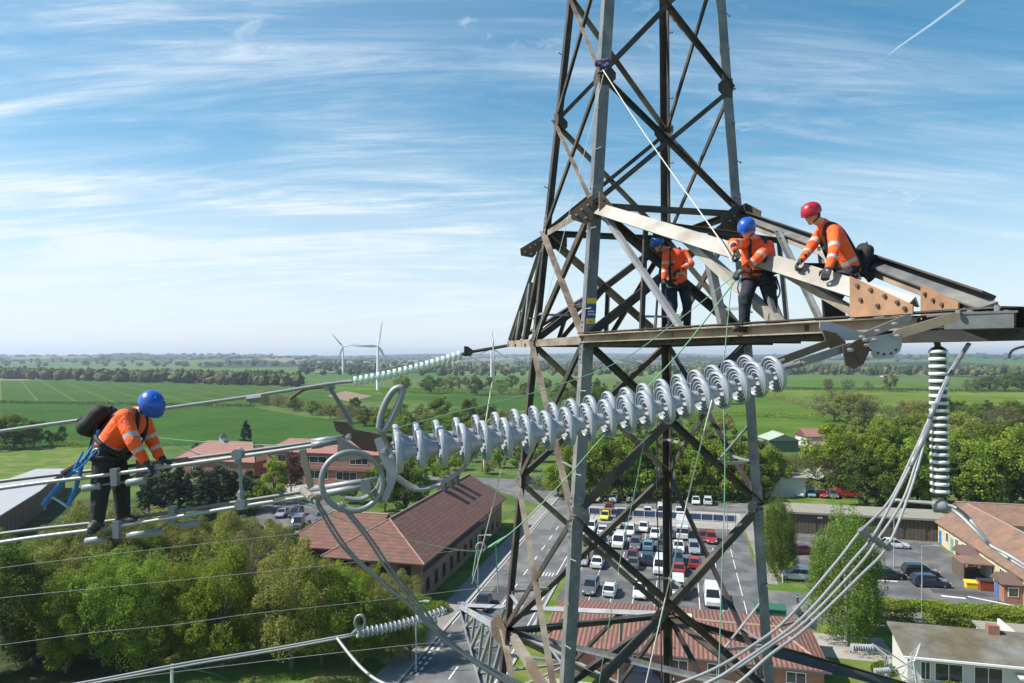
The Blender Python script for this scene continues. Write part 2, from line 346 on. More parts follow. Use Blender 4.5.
pantile_d = tiled('hip_pantiles', (.25,.12,.09), (.12,.055,.045), .36, (0,1,0), .3, .75, .16, .8, .9)
glass = mat('window_glass', (.02,.025,.03), .08, var=.2, scale=.5, spec=.8)
framew = mat('white_frame', (.72,.72,.70), .5, var=.05)
framed = mat('dark_frame', (.05,.045,.04), .6, var=.1)
ridgem = mat('ridge_tile', (.30,.20,.16), .8, var=.2)
darkslat = tiled('dark_slat_wall', (.105,.085,.06), (.05,.04,.03), .55, (1,0,0), .15, .8, .15, 1, .4)
greyroof = mat('grey_flat_roof', (.24,.225,.185), .9, var=.12, scale=.5, col2=(.24,.225,.18))
mossroof = mat('mossy_roof', (.105,.088,.052), .95, var=.4, scale=.7, col2=(.155,.155,.14), mix2=(.4,.68), bump=.2)
metalroof = tiled('pale_metal_roof', (.35,.36,.37), (.28,.29,.30), 1.1, (.75,-.66,0), .08, .5, .06, .4, .2)
leadm = mat('dark_lead', (.07,.07,.075), .7, var=.2)
def window(par, x, z, w, h, y=0, axis='y', sgn=-1, fm=None, bars=1):
    """window frame (part) with its pane (sub-part) on the wall plane y=const (axis y) or x=const (axis x)"""
    fm = fm or framew; t = .07; f = MB(); g = MB()
    def bx(mb, u0, u1, v0, v1, d0, d1):
        d = sorted((y+sgn*d0, y+sgn*d1))
        if axis == 'y': mb.box(u0,u1,d[0],d[1],v0,v1)
        else: mb.box(d[0],d[1],u0,u1,v0,v1)
    bx(f, x-w/2, x-w/2+t, z, z+h, .002, .06); bx(f, x+w/2-t, x+w/2, z, z+h, .002, .06)
    bx(f, x-w/2+t, x+w/2-t, z, z+t, .002, .06); bx(f, x-w/2+t, x+w/2-t, z+h-t, z+h, .002, .06)
    for i in range(bars): 
        q = x-w/2+w*(i+1)/(bars+1); bx(f, q-.025, q+.025, z+t, z+h-t, .003, .05)
    bx(g, x-w/2+t, x+w/2-t, z+t, z+h-t, .004, .02)
    o = f.ob('window', fm, par); g.ob('pane', glass, o); return o
def door(par, x, w, h, y, axis, sgn, m):
    d = MB()
    def bx(mb, u0, u1, v0, v1, d0, d1):
        k = sorted((y+sgn*d0, y+sgn*d1))
        if axis == 'y': mb.box(u0,u1,k[0],k[1],v0,v1)
        else: mb.box(k[0],k[1],u0,u1,v0,v1)
    bx(d, x-w/2, x+w/2, .02, h, .003, .06); o = d.ob('door', m, par)
    k = MB(); bx(k, x+w*.32, x+w*.4, h*.48, h*.52, .062, .10); k.ob('handle', framew, o); return o
def roof_part(par, x0, x1, y0, y1, ze, zr, axis, hip0=0., hip1=0., m=None, over=.5, th=.14, name='roof'):
    """pitched roof over a rectangle, ridge along axis, hipped ends of the given run; closed slab"""
    X0, X1, Y0, Y1 = x0-over, x1+over, y0-over, y1+over
    if axis == 'x': ym = (y0+y1)/2; ra_, rb_ = (X0+hip0, ym), (X1-hip1, ym)
    else: xm = (x0+x1)/2; ra_, rb_ = (xm, Y0+hip0), (xm, Y1-hip1)
    v = [(X0,Y0,ze),(X1,Y0,ze),(X1,Y1,ze),(X0,Y1,ze),(*ra_,zr),(*rb_,zr)]
    f = [(0,1,5,4),(1,2,5),(2,3,4,5),(3,0,4)] if axis == 'x' else [(0,1,4),(1,2,5,4),(2,3,5),(3,0,4,5)]
    n = len(v); v2 = [(a,b,c-th) for a,b,c in v]; f2 = [tuple(n+i for i in reversed(q)) for q in f]
    e = [(1,0,n,n+1),(2,1,n+1,n+2),(3,2,n+2,n+3),(0,3,n+3,n)]
    o = mesh_ob(name, v+v2, f+f2+e, m, par)
    rt = MB().tube([(*ra_,zr+.02),(*rb_,zr+.02)], .13, 6)
    corners = {'x': ([(X0,Y0),(X0,Y3)] if False else [(X0,Y0),(X0,Y1)], [(X1,Y0),(X1,Y1)]), 'y': ([(X0,Y0),(X1,Y0)], [(X0,Y1),(X1,Y1)])}[axis]
    if hip0:
        for c in corners[0]: rt.tube([(*ra_,zr+.02),(*c,ze+.02)], .10, 6)
    if hip1:
        for c in corners[1]: rt.tube([(*rb_,zr+.02),(*c,ze+.02)], .10, 6)
    rt.ob('ridge', ridgem, o); return o
def wall_part(par, x0, x1, y0, y1, h, m, zr=None, axis='x', name='wall'):
    mb = MB(); mb.box(x0,x1,y0,y1,-.3,h)
    if zr:
        if axis == 'x':
            ym = (y0+y1)/2
            for x, s in ((x0,.2),(x1-.2,.2)): mb.prism([(x,y0+.02,h+.002),(x,y1-.02,h+.002),(x,ym,zr-.2)], (s,0,0))
        else:
            xm = (x0+x1)/2
            for y, s in ((y0,.2),(y1-.2,.2)): mb.prism([(x0+.02,y,h+.002),(x1-.02,y,h+.002),(xm,y,zr-.2)], (0,s,0))
    return mb.ob(name, m, par)
def bld(name, label, a, b): return thing(name, label, 'building', site(a,b), SITE)

# long two-storey building beside the road: local x = a, y = b
t = bld('office_building', 'long brown brick two storey block with hipped red tiled roof beside the road', -41.4, 74.9)
wall_part(t, 0, 11.9, 0, 37, 4.75, wallbrick); wall_part(t, -7.6, -.05, 3.2, 14.2, 4.75, wallbrick)
rf = roof_part(t, 0, 11.9, 0, 37, 4.9, 8.6, 'y', 5.2, 0, tile_a, .7)
roof_part(t, -7.6, 3.2, 3.2, 14.2, 4.9, 8.1, 'x', 4.2, 0, tile_a, .7)
for i, y in enumerate((24, 27.2, 30)): 
    c = MB().box(5.35,6.55,y-.55,y+.55,8.3,9.9).ob('chimney', leadm, rf); 
    MB().box(5.2,6.7,y-.7,y+.7,9.91,10.1).ob('chimney_cap', leadm, t)
for i in range(17): window(t, 1.6+i*2.1, 3.4, 1.9, 1.1, 11.9, 'x', 1, framed, 2)
for i in range(12): window(t, 2.2+i*2.9, .8, 1.1, 1.7, 11.9, 'x', 1, framed, 0)
for i in range(3): window(t, -6.3+i*2.5, 3.2, 2.0, 1.1, 3.2, 'y', -1, framed, 1)
for i in range(4): window(t, 1.8+i*2.7, 3.3, 1.6, 1.1, 0, 'y', -1, framed, 1)
# houses behind the trees on the left
def house(name, label, px, py, w, d, h, zr, wm, rm, wins=(), axis='x', dx=0, cat='building', hip=0.):
    p = G(px, py); t = thing(name, label, cat, p, SITE+dx)
    wall_part(t, -w/2, w/2, 0, d, h, wm, None if hip else zr, axis); roof_part(t, -w/2, w/2, 0, d, h+.15, zr, axis, hip, hip, rm, .45)
    for (x, z, ww, hh) in wins: window(t, x, z, ww, hh, 0, 'y', -1, framew, 2)
    return t
h = house('brick_building', 'wide pinkish brick building with two rows of dark windows behind the steel ring', 330, 486, 32, 10, 7.2, 9.6, wallbrick_r, tile_pink, [(-4,5.0,6.5,1.5),(7,5.0,4.5,1.5),(-9,1.4,2.4,1.9),(-3,1.4,5,1.9),(4,1.4,5,1.9),(11,1.4,3,1.9),(-12.5,5,3,1.6)], hip=3.)
MB().box(-16.6,16.6,-.5,-.02,3.6,4.4).ob('canopy', tile_pink, h)
h = house('brick_house', 'low house with pink hipped roof and a small roof lantern beyond the dark pines', 214, 476, 22, 12, 3.6, 7.6, wallbrick_r, tile_pink, [(-5,1,2,1.3),(3,1,2,1.3)], hip=5.)
l = MB().box(-2.6,-1.2,5.3,6.7,7.3,8.6).ob('roof_lantern', whitewall, h); MB().lathe([(1.25,0),(.05,1.2)], (-1.9,6,8.62), (0,0,1), 4).ob('lantern_cap', leadm, l)
house('brick_house', 'low pink roofed house at the right of the one with the lantern', 262, 474, 15, 9, 3.4, 6.4, wallbrick_r, tile_pink, [(-3,1,1.6,1.2),(3,1,1.6,1.2)], axis='x')
# flat pale roof at the far left
t = thing('warehouse', 'shed with pale grey metal roof and brown side wall at the left edge', 'building')
top = [G(*q, 4) for q in ((-70,512),(0,483),(36,470),(66,469.6),(40,492),(0,517),(-70,562))]
MB().prism([(p.x,p.y,4.02) for p in top], (0,0,.22)).ob('roof', metalroof, t)
c = sum(top, Vector())/len(top); MB().prism([((p.x-c.x)*.985+c.x,(p.y-c.y)*.985+c.y,0) for p in top], (0,0,4)).ob('wall', tiled('brown_planks', (.16,.10,.065), (.07,.045,.03), .8, (.7,.7,0), .12, .8), t)
p = G(32,497,2.4); t = thing('site_hut', 'small cream cabin beside the pale metal roof', 'hut', (p.x,p.y,0), R(-30)); MB().box(-2.5,2.5,-1.3,1.3,0,2.3).ob('wall', buff, t); MB().box(-2.6,2.6,-1.4,1.4,2.31,2.42).ob('roof', greyroof, t); window(t, 0, 1, 1.4, .8, -1.3, 'y', -1)
# red pantile building under the tower
t = bld('pantile_building', 'low building with ribbed orange red pantile roof under the tower', -11.8, 61.4)
wall_part(t, 0, 23.4, .2, 11, 2.75, wallbrick_r); 
rf = roof_part(t, 0, 23.4, .2, 11, 2.9, 4.0, 'x', 0, 3.6, pantile, .5)
for i in range(7): window(t, 2+i*3.2, 1.4, 1.6, 1.0, .2, 'y', -1)
MB().box(12,12.8,5.2,6,3.85,4.4).ob('roof_vent', whitewall, rf)
MB().box(-.5,23.9,-.42,-.305,2.70,2.85).ob('gutter', leadm, t)
# dark slatted flat-roofed garage row
t = bld('garage_block', 'long low dark slatted block with flat grey roof behind the car park', 17.4, 119.6)
wall_part(t, 0, 23, 0, 6.2, 3.3, darkslat); MB().box(-.5,23.5,-.5,6.7,3.302,3.62).ob('roof', greyroof, t)
for i in range(7): MB().box(1.2+i*3.2,3.9+i*3.2,-.08,-.003,.05,2.5).ob('door', darkslat, t)
MB().box(4.1,4.9,-.03,-.004,2.6,2.9).ob('sign_plate', framew, t)
# brick single-storey row at the right edge
t = bld('terrace_building', 'buff walled single storey row with long brown roof and small porches at the right edge', 38.8, 88)
wall_part(t, 0, 8.4, 0, 31, 3.1, buff, 5.9, 'y'); roof_part(t, 0, 8.4, 0, 31, 3.25, 6.1, 'y', 0, 0, tile_brown, .45)
for y, w in ((1.6,1.6),(9.2,1.3),(12,1.2),(15.0,1.4),(21,1.2),(23.5,1.2),(27.2,1.2)): window(t, y, 1.0, w, 1.5, 0, 'x', -1, framew, 1)
door(t, 25.4, 1.0, 2.1, 0, 'x', -1, mat('green_door', (.16,.30,.26), .5)); door(t, 30, .9, 2.1, 0, 'x', -1, mat('blue_door', (.03,.16,.42), .5)); door(t, 12.9, 1.6, 2.2, 0, 'x', -1, framew)
def porch(y, dm):
    p = MB().box(-2.0,-.02,y-1.3,y+1.3,0,2.2).ob('porch', wallbrick_r, t)
    MB().prism([(-2.4,y-1.6,2.25),(-2.4,y+1.6,2.25),(-2.4,y,3.3)], (2.35,0,0)).ob('porch_roof', mat('brown_slate', (.13,.085,.07), .8), p)
    d = MB().box(-2.06,-2.003,y+.1,y+1.0,.02,2.05).ob('porch_door', dm, p)
    MB().box(-1.6,-.5,y-1.36,y-1.303,.8,1.9).ob('porch_window', framew, p); MB().box(-1.5,-.6,y-1.38,y-1.362,.9,1.8).ob('porch_pane', glass, p)
porch(5.0, MATS['blue_door']); porch(17.0, framed)
l = MB().box(-3.6,-.03,11.2,15.2,2.2,2.35).ob('lean_to', tile_brown, t); MB().box(-3.5,-3.4,11.3,15.1,0,2.19).ob('lean_to_wall', darkslat, t)
house('brick_house', 'brown roofed house beyond the parked cars in the right corner', 1030, 548, 16, 9, 3.2, 5.6, buff, tile_brown, [(-4,1,1.4,1.2)], axis='x')
# mossy shallow-pitched block at bottom right
t = bld('moss_roof_building', 'white walled block with a stained mossy low pitched roof at bottom right', 19.2, 66.2)
MB().box(0,30,0,4.4,-.3,2.9).ob('wall', whitewall, t)
MB().prism([(-.4,-.45,3.0),(-.4,4.7,4.05),(-.4,4.7,3.85),(-.4,-.45,2.85)], (30.8,0,0)).ob('roof', mossroof, t)
MB().box(-.42,30.4,-.6,-.46,2.8,2.98).ob('gutter', framew, t)
MB().box(9,30,4.45,10,-.3,2.7).ob('rear_wall', whitewall, t); MB().box(8.7,30.3,4.75,10.3,2.72,2.9).ob('flat_roof', greyroof, t)
for i, (x, w) in enumerate(((1.4,.8),(3.2,2.2),(6.2,2.2),(13.2,1.6),(16,1.8),(19,2),(22,2))): window(t, x, .9, w, 1.6, 0, 'y', -1, framew, 1)
c = MB().box(7.7,8.6,3.9,4.6,3.6,4.7).ob('chimney', wallbrick_r, t); MB().box(13,16.5,6.5,7.2,2.91,3.6).ob('skylight', framew, t); MB().box(10.4,10.6,5.2,9,2.91,3.7).ob('parapet', whitewall, t); MB().box(15.5,18,5.2,6.2,2.92,3.3).ob('skylight', mat('rooflight', (.45,.5,.56), .2), t)
MB().box(8.2,11.5,-1.1,-.02,2.1,2.25).ob('awning', whitewall, t)
# scattered far buildings on the right
def shed(name, label, px, py, w, d, h, zr, wm, rm, dx=0., axis='y'): return house(name, label, px, py, w, d, h, zr, wm, rm, (), axis, dx)
gr = mat('green_roof', (.30,.36,.29), .7, var=.1); gw = mat('green_wall', (.12,.15,.11), .8, var=.1)
shed('barn', 'green grey barn with a pale gable roof in the fields at right', 784, 452, 8.6, 10, 3.4, 5.4, gw, gr, .2)
shed('farmhouse', 'small pink roofed farmhouse beside the green barn', 818, 447, 7, 8, 3.2, 5.6, whitewall, tile_pink, .3, 'x')
shed('outbuilding', 'low pale outbuilding in front of the pink roofed farmhouse', 824, 452, 5.5, 4, 2.2, 2.9, whitewall, tile_pink, .3, 'x')
shed('outbuilding', 'low pale shed at the left of the green barn', 763, 449, 5.5, 4, 2.4, 3.0, whitewall, greyroof, .2, 'x')
shed('cottage', 'cottage with a pale pink roof among trees behind the striped insulator', 977, 456, 8, 7, 2.8, 5.2, whitewall, mat('pale_pink_tiles', (.50,.40,.34), .8, var=.12), .5, 'x')
shed('shed', 'small shed with a sloping green roof before the trees', 832, 490, 6, 6, 2.4, 4.2, gw, gr, .5, 'y')
shed('flat_building', 'pale boxy building behind the willow', 785, 497, 8, 5, 4.0, 4.3, whitewall, greyroof, .1, 'x')
shed('long_shed', 'long pale shed far off below the smaller turbine', 324, 374.5, 34, 12, 3.5, 4.6, whitewall, greyroof, .2, 'x')
shed('long_shed', 'long pale shed far off at right above the lone trees', 892, 377.5, 24, 8, 2.6, 3.6, whitewall, tile_pink, .25, 'x')

# ================================================================== VEGETATION
def leafm(name, c, c2, tr=.5): return mat(name, c, .75, var=.12, scale=.5, col2=c2, island=.45, objvar=.26, transl=tr, spec=.25, mix2=(.35,.65))
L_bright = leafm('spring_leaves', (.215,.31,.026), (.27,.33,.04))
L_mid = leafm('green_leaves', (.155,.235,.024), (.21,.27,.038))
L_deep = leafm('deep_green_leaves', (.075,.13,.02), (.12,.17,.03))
L_olive = leafm('olive_leaves', (.225,.24,.05), (.28,.275,.075))
L_twig = leafm('budding_twigs', (.16,.15,.065), (.19,.18,.08))
L_pine = leafm('pine_needles', (.020,.046,.015), (.034,.060,.02), .15)
L_red = leafm('copper_leaves', (.075,.022,.022), (.10,.035,.03), .2)
L_yell = leafm('yellow_green_leaves', (.26,.31,.02), (.29,.31,.03))
bark = mat('bark', (.10,.08,.06), .9, var=.25, scale=3, bump=.3)
palebark = mat('pale_bark', (.42,.39,.34), .9, var=.25, scale=3)
def quads_mesh(name, c, size, m, up=.35, out=None):
    """leaf sprays: one small bent quad pair per centre"""
    n = len(c); nr = rng.normal(size=(n,3))*(1 if out is None else .55); nr[:,2] += up
    if out is not None: nr += out*1.0
    nr /= np.linalg.norm(nr, axis=1)[:,None]
    t = np.cross(nr, rng.normal(size=(n,3))); t /= np.linalg.norm(t, axis=1)[:,None]; b = np.cross(nr, t)
    s = size*rng.uniform(.55,1.3,(n,1)); w = s*rng.uniform(.45,.9,(n,1))
    v = np.stack([c-t*s*.6, c-b*w*.5+nr*s*.12, c+t*s*.6, c+b*w*.5+nr*s*.12], 1).reshape(-1,3)
    me = bpy.data.meshes.new(name); me.from_pydata(v.tolist(), [], np.arange(4*n).reshape(-1,4).tolist()); me.materials.append(m); return me
def crown_points(n, h, wd, base, ncl, kind):
    """clumps through an uneven crown volume, then leaves round each clump"""
    pts = []
    ph = rng.uniform(0, 6.28, 4)
    while len(pts) < ncl:
        q = rng.uniform(-1,1,3)
        r = np.linalg.norm(q)
        if r > 1 or r < .30: continue
        if r < .62 and rng.random() < .6: continue
        a = math.atan2(q[1], q[0]); k = 1+.17*math.sin(2*a+ph[0])+.12*math.sin(3*a+ph[1]+2*q[2])+.10*math.sin(5*q[2]+ph[2])
        z = q[2]
        taper = {'round':1-.10*z, 'tall':1-.28*z, 'cone':.06+.94*(1-z)/2*1.25, 'weep':1.0-.25*max(z,0)}[kind]
        pts.append((q[0]*k*wd/2*taper, q[1]*k*wd/2*taper, base+(z+1)/2*(h-base)*(1+.08*math.sin(ph[3]+2*a))))
    pts = np.array(pts); rad = wd*(.085 if ncl > 100 else .115)*rng.uniform(.6,1.35,(ncl,1))
    idx = rng.integers(0, ncl, n); d = rng.normal(size=(n,3)); d /= np.linalg.norm(d, axis=1)[:,None]
    d *= rng.uniform(.35,1,(n,1))**.5
    if kind == 'weep': d[:,2] = d[:,2]*2.6-.8
    if kind == 'cone': d[:,2] *= .55
    c = pts[idx]+d*rad[idx]; c[:,2] = np.maximum(c[:,2], base*.55)
    return c, pts, d/np.maximum(np.linalg.norm(d, axis=1)[:,None], .01)
def tree_proto(h, wd, base, n, ncl, leaf, m, kind='round', bk=None, trunk_r=.022):
    c, pts, od = crown_points(n, h, wd, base, ncl, kind)
    crown = quads_mesh('crown', c, leaf, m, {'weep':0.,'cone':.6}.get(kind, .35), None if kind == 'weep' else od)
    tb = MB(); r = h*trunk_r; top = h*(.85 if kind == 'cone' else .62)
    tb.tube([(0,0,-.4),(0,0,.3),(.02*h,.01*h,top*.5),(.01*h,-.01*h,top)], [r*1.35,r,r*.75,r*.2], 7)
    if kind != 'cone':
        for k in range(min(16, len(pts))):
            p = Vector(pts[k*len(pts)//16 % len(pts)]); z0 = min(max(base*.7, p.z*.45), top*.9); s = Vector((.02*h*z0/top, 0, z0))
            tb.tube([s, s.lerp(p, .5)+Vector((0,0,.04*h)), p], [r*.42, r*.26, r*.08], 5)
    tm = bpy.data.meshes.new('trunk'); tm.from_pydata([tuple(v) for v in tb.v], [], tb.f); tm.materials.append(bk or bark)
    return crown, tm, h
PROTO = {
 'bright': [tree_proto(10, 8, 1.4, 8000, 56, .33, L_bright), tree_proto(10, 7, 1.2, 8000, 56, .33, L_bright, 'tall')],
 'mid': [tree_proto(10, 8, 1.4, 8000, 56, .33, L_mid), tree_proto(10, 7, 1.2, 8000, 50, .33, L_mid, 'tall'), tree_proto(10, 9, 1.0, 8000, 56, .33, L_mid)],
 'deep': [tree_proto(10, 8, 1.0, 8000, 56, .33, L_deep), tree_proto(10, 7, 1.0, 8000, 56, .33, L_deep, 'tall')],
 'olive': [tree_proto(10, 8, 1.4, 7000, 60, .32, L_olive), tree_proto(10, 7, 1.6, 7000, 52, .32, L_olive, 'tall')],
 'twig': [tree_proto(10, 9, 1.8, 5200, 110, .24, L_twig), tree_proto(10, 7, 1.6, 5200, 100, .24, L_twig, 'tall')],
 'pine': [tree_proto(10, 5.4, 1.5, 7000, 110, .30, L_pine, 'cone'), tree_proto(10, 6.4, 2.6, 7000, 90, .30, L_pine, 'tall')],
 'red': [tree_proto(10, 8, 1.6, 7000, 80, .30, L_red)],
 'bright_hi': [tree_proto(12, 8.6, 1.2, 30000, 95, .175, L_bright, 'tall'), tree_proto(12, 9, 1.2, 30000, 85, .175, L_bright)],
 'mid_hi': [tree_proto(12, 8.6, 1.2, 30000, 95, .175, L_mid, 'tall'), tree_proto(12, 9.4, 1.2, 30000, 85, .175, L_mid)],
 'deep_hi': [tree_proto(12, 8.6, 1.0, 28000, 85, .18, L_deep, 'tall')],
 'olive_hi': [tree_proto(12, 9, 1.5, 26000, 95, .165, L_olive), tree_proto(12, 8, 1.5, 26000, 90, .165, L_olive, 'tall')],
 'yell_hi': [tree_proto(12, 8, 1.4, 24000, 85, .165, L_yell)],
 'twig_hi': [tree_proto(12, 7.5, 2.2, 6500, 150, .14, L_twig, 'tall', palebark, .017), tree_proto(12, 6.5, 2.6, 5600, 140, .14, L_olive, 'tall', palebark, .016)],
 'weep_hi': [tree_proto(13, 8.6, 1.0, 44000, 200, .17, leafm('birch_leaves', (.14,.215,.032), (.18,.245,.042)), 'weep', palebark, .014)],
}
def tree(name, kind, p, h, label, group=None, wide=1., i=None):
    pr = PROTO[kind]; cr, tm, H = pr[(i if i is not None else random.randrange(len(pr))) % len(pr)]
    h *= random.uniform(.86,1.16) if kind.endswith('_hi') and not kind.startswith('weep') else 1; s = h/H; t = thing(name, label, 'tree', p, random.uniform(0, 6.28), group); t.scale = (s*wide, s*wide, s)
    for nm, me in (('crown', cr), ('trunk', tm)):
        o = bpy.data.objects.new(nm, me); COL.objects.link(o); o.parent = t
    return t
LOOK = {'bright':'bright green', 'mid':'mid green', 'deep':'dark green', 'olive':'olive green', 'twig':'bare twiggy', 'pine':'dark', 'red':'copper red', 'yell':'yellow green'}
def row(trees, where, group, name='broadleaf_tree'):
    """trees given as (px, py of the foot, height m, kind, width factor); labelled in order across the picture"""
    trees = sorted(trees); byk = {}
    for k in trees: byk.setdefault(k[3], []).append(k)
    for k, lst in byk.items():
        for n, (px, py, h, kd, wd) in enumerate(lst):
            lk = LOOK[kd.split('_')[0]]; pos = '' if len(lst) == 1 else (', %s from left' % ordinal(n))
            tree('pine_tree' if kd.startswith('pine') else name, kd, G(px, py), h, '%s %s %s%s' % (lk, 'pine' if kd.startswith('pine') else 'tree', where, pos), group, wd, n)
# belt behind the car park
row([(558,496,7,'bright',1.1),(573,499,11.0,'bright',1.05),(590,497,12.2,'bright',1),(607,498,11.4,'mid',1.1),(622,496,12.4,'bright',1),(640,497,11.8,'bright',1.1),(657,496,11.8,'mid',1),(673,497,12.4,'bright',1.1),(690,497,11.6,'bright',1),(706,496,12.0,'bright',1.05),(722,498,11.2,'mid',1.1),(738,497,11.8,'bright',1),(754,497,10.4,'bright',1.1),(768,495,9.8,'mid',1)],
    'in the belt behind the car park', 'trees behind the car park')
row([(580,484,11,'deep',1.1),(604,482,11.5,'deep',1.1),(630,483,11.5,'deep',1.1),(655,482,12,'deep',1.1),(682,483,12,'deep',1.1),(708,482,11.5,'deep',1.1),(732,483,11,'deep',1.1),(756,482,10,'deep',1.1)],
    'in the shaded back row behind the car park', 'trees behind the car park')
# right-hand belt
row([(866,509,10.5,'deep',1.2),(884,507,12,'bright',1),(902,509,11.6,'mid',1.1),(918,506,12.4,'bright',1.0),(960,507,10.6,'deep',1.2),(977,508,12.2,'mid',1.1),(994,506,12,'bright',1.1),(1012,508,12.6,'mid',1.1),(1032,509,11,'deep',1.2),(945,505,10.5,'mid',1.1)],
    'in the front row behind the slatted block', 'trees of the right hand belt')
row([(815,489,7.4,'twig',1.5),(832,486,14,'bright',1.0),(850,489,11,'mid',1.1),(868,487,12,'bright',1.1),(886,484,13,'mid',1.1),(905,486,13,'bright',1),(955,484,12,'bright',1.1),(973,486,11,'deep',1.1),(992,484,13,'mid',1.1),(1010,486,13,'bright',1.1),(1030,484,13,'mid',1.1),(925,485,12.5,'deep',1.1)],
    'in the middle row of the right hand belt', 'trees of the right hand belt')
row([(778,472,5,'olive',1.4),(795,474,5,'twig',1.6),(808,470,4,'mid',1.4),(838,466,11,'mid',1.1),(858,464,12,'olive',1.2),(880,462,11.5,'bright',1.1),(905,460,12,'mid',1.2),(918,452,12,'bright',1.1),(955,456,13,'olive',1.2),(985,452,8,'deep',1.2),(1008,460,11,'mid',1.1),(1034,462,12,'bright',1.1),(880,446,9,'mid',1.1)],
    'in the back row of the right hand belt', 'trees of the right hand belt')
row([(850,424,13.5,'olive',1.3),(834,422,14.5,'twig',1.5),(864,423,13,'twig',1.4)], 'of the clump standing alone in the right hand field', 'clump in the right hand field')
row([(828,391,11,'olive',1.0),(848,391.3,10,'twig',1.2),(868,391.6,9,'twig',1.1),(890,391.8,15,'olive',1.1),(942,392,11,'twig',1),(967,392.6,11,'twig',.9)], 'on the hedge line of the right hand fields', 'lone trees on the field hedge')
row([(990,391,13,'deep',1.4),(1006,391,14,'mid',1.4),(1022,391.5,14,'deep',1.4),(978,390.5,11,'olive',1.4)], 'in the clump ending the right field hedge', 'clump at the end of the field hedge')
row([(905,424,10,'twig',1.2),(920,426,11,'olive',1.3),(940,424,12,'mid',1.3),(960,421,9,'mid',1.5),(985,423,9,'deep',1.5),(1010,424,10,'mid',1.5),(1030,430,10,'deep',1.5),(890,420,7,'twig',1.4),(975,433,10,'mid',1.3),(1000,436,11,'twig',1.2)], 'at the far edge of the right hand belt', 'trees of the right hand belt')
# the two big pale birches
tree('birch_tree', 'weep_hi', G(846,642), 13.2, 'big drooping pale green birch between the grey jumper cables and the parking lot', None, .93)
tree('birch_tree', 'weep_hi', G(779,578), 10.6, 'narrow drooping birch with white trunk at the corner of the car park', None, .72)
# far left trees round the lawn
row([(-8,450,11,'deep',1.3),(14,449,10.5,'mid',1.2),(34,447,8.6,'deep',1.3),(52,446,4.5,'mid',1.2)], 'beside the mown lawn at far left', 'trees beside the left lawn')
row([(62,445,6.5,'deep',.7)], 'alone between lawn and field behind the worker on the wire', None)
row([(246,449,9.0,'pine',1.1),(196,462,5,'pine',1.0),(184,470,4.5,'pine',1)], 'beside the pink roofs', 'pines among the pink roofs')
row([(160,518,9.2,'pine',1.2),(178,520,10,'pine',1.2),(196,517,8.6,'pine',1.2),(216,514,8.4,'pine',1.2),(234,511,7.8,'pine',1.2),(250,510,7.2,'pine',1.1),(148,528,9,'pine',1.1),(205,528,8.6,'pine',1.3)], 'in the row behind the steel conductors', 'pines behind the conductors')
row([(273,503,8.8,'bright',.9),(257,512,6,'bright',1)], 'beside the copper tree', None)
row([(291,493,8.6,'red',.85)], 'before the pink brick building', None)
row([(308,545,3.4,'deep',1.2),(350,503,4.2,'mid',1.2),(372,500,6,'deep',1.0),(385,512,9,'mid',.9),(405,512,8.5,'deep',.9),(398,498,9,'mid',1),(420,499,7,'bright',1),(375,489,5,'bright',1),(408,486,6,'mid',1.2),(440,480,5,'bright',1.2),(455,470,5,'bright',1.2),(500,468,5,'mid',1.2),(522,471,4.5,'deep',1.3),(472,462,5,'olive',1.3),(430,466,6,'mid',1.1),(410,470,7,'mid',1.1),(488,474,3.6,'olive',1.3),(395,468,6,'olive',1.1),(535,462,5,'mid',1.3),(515,458,5,'bright',1.3),(450,458,5,'twig',1.3),(425,455,6,'deep',1.2),(480,452,5,'mid',1.3),(550,455,6,'olive',1.3),(500,450,6,'twig',1.3),(445,486,3.5,'bright',1.3)], 'between the brick buildings', 'trees between the brick buildings')
# hedgerow and bushes of the middle distance
mid = []
for i, (px, py) in enumerate([(385,432),(398,436),(412,440),(428,436),(440,442),(455,437),(470,444),(486,438),(500,443),(516,440),(532,436),(548,440),(560,446),(505,432),(470,428),(440,428)]):
    mid.append((px, py, random.uniform(8,12.5), ['mid','bright','deep','olive','mid'][i % 5], 1.25))
row(mid, 'in the thicket beyond the long insulator string', 'thicket beyond the insulators')
row([(px, py, random.uniform(6,9), ['olive','twig','deep','mid'][i % 4], 1.3) for i, (px, py) in enumerate([(262,405),(278,407),(295,411),(312,415),(330,419),(348,423),(364,426),(380,428),(340,417),(372,422),(355,414),(400,426),(420,424)])], 'along the hedgerow across the left field', 'hedgerow trees across the left field')
row([(px, py, random.uniform(9,14), ['mid','olive','deep','mid','bright'][i % 5], 1.3) for i, (px, py) in enumerate([(430,394),(452,393),(475,395),(500,394),(524,396),(440,389),(466,388),(490,388),(512,389),(402,392),(560,405),(575,400),(596,398),(620,402),(640,398),(600,410),(660,404),(690,400),(720,404),(545,392),(575,390)])], 'on the field edge below the far insulator string', 'trees on the middle field edge')
row([(585,440,10,'mid',1.2),(610,436,10,'olive',1.2),(640,438,10,'mid',1.2),(670,440,10,'twig',1.2),(700,437,9,'mid',1.2),(725,440,9,'olive',1.2)], 'in the far rank behind the car park belt', 'trees behind the car park')
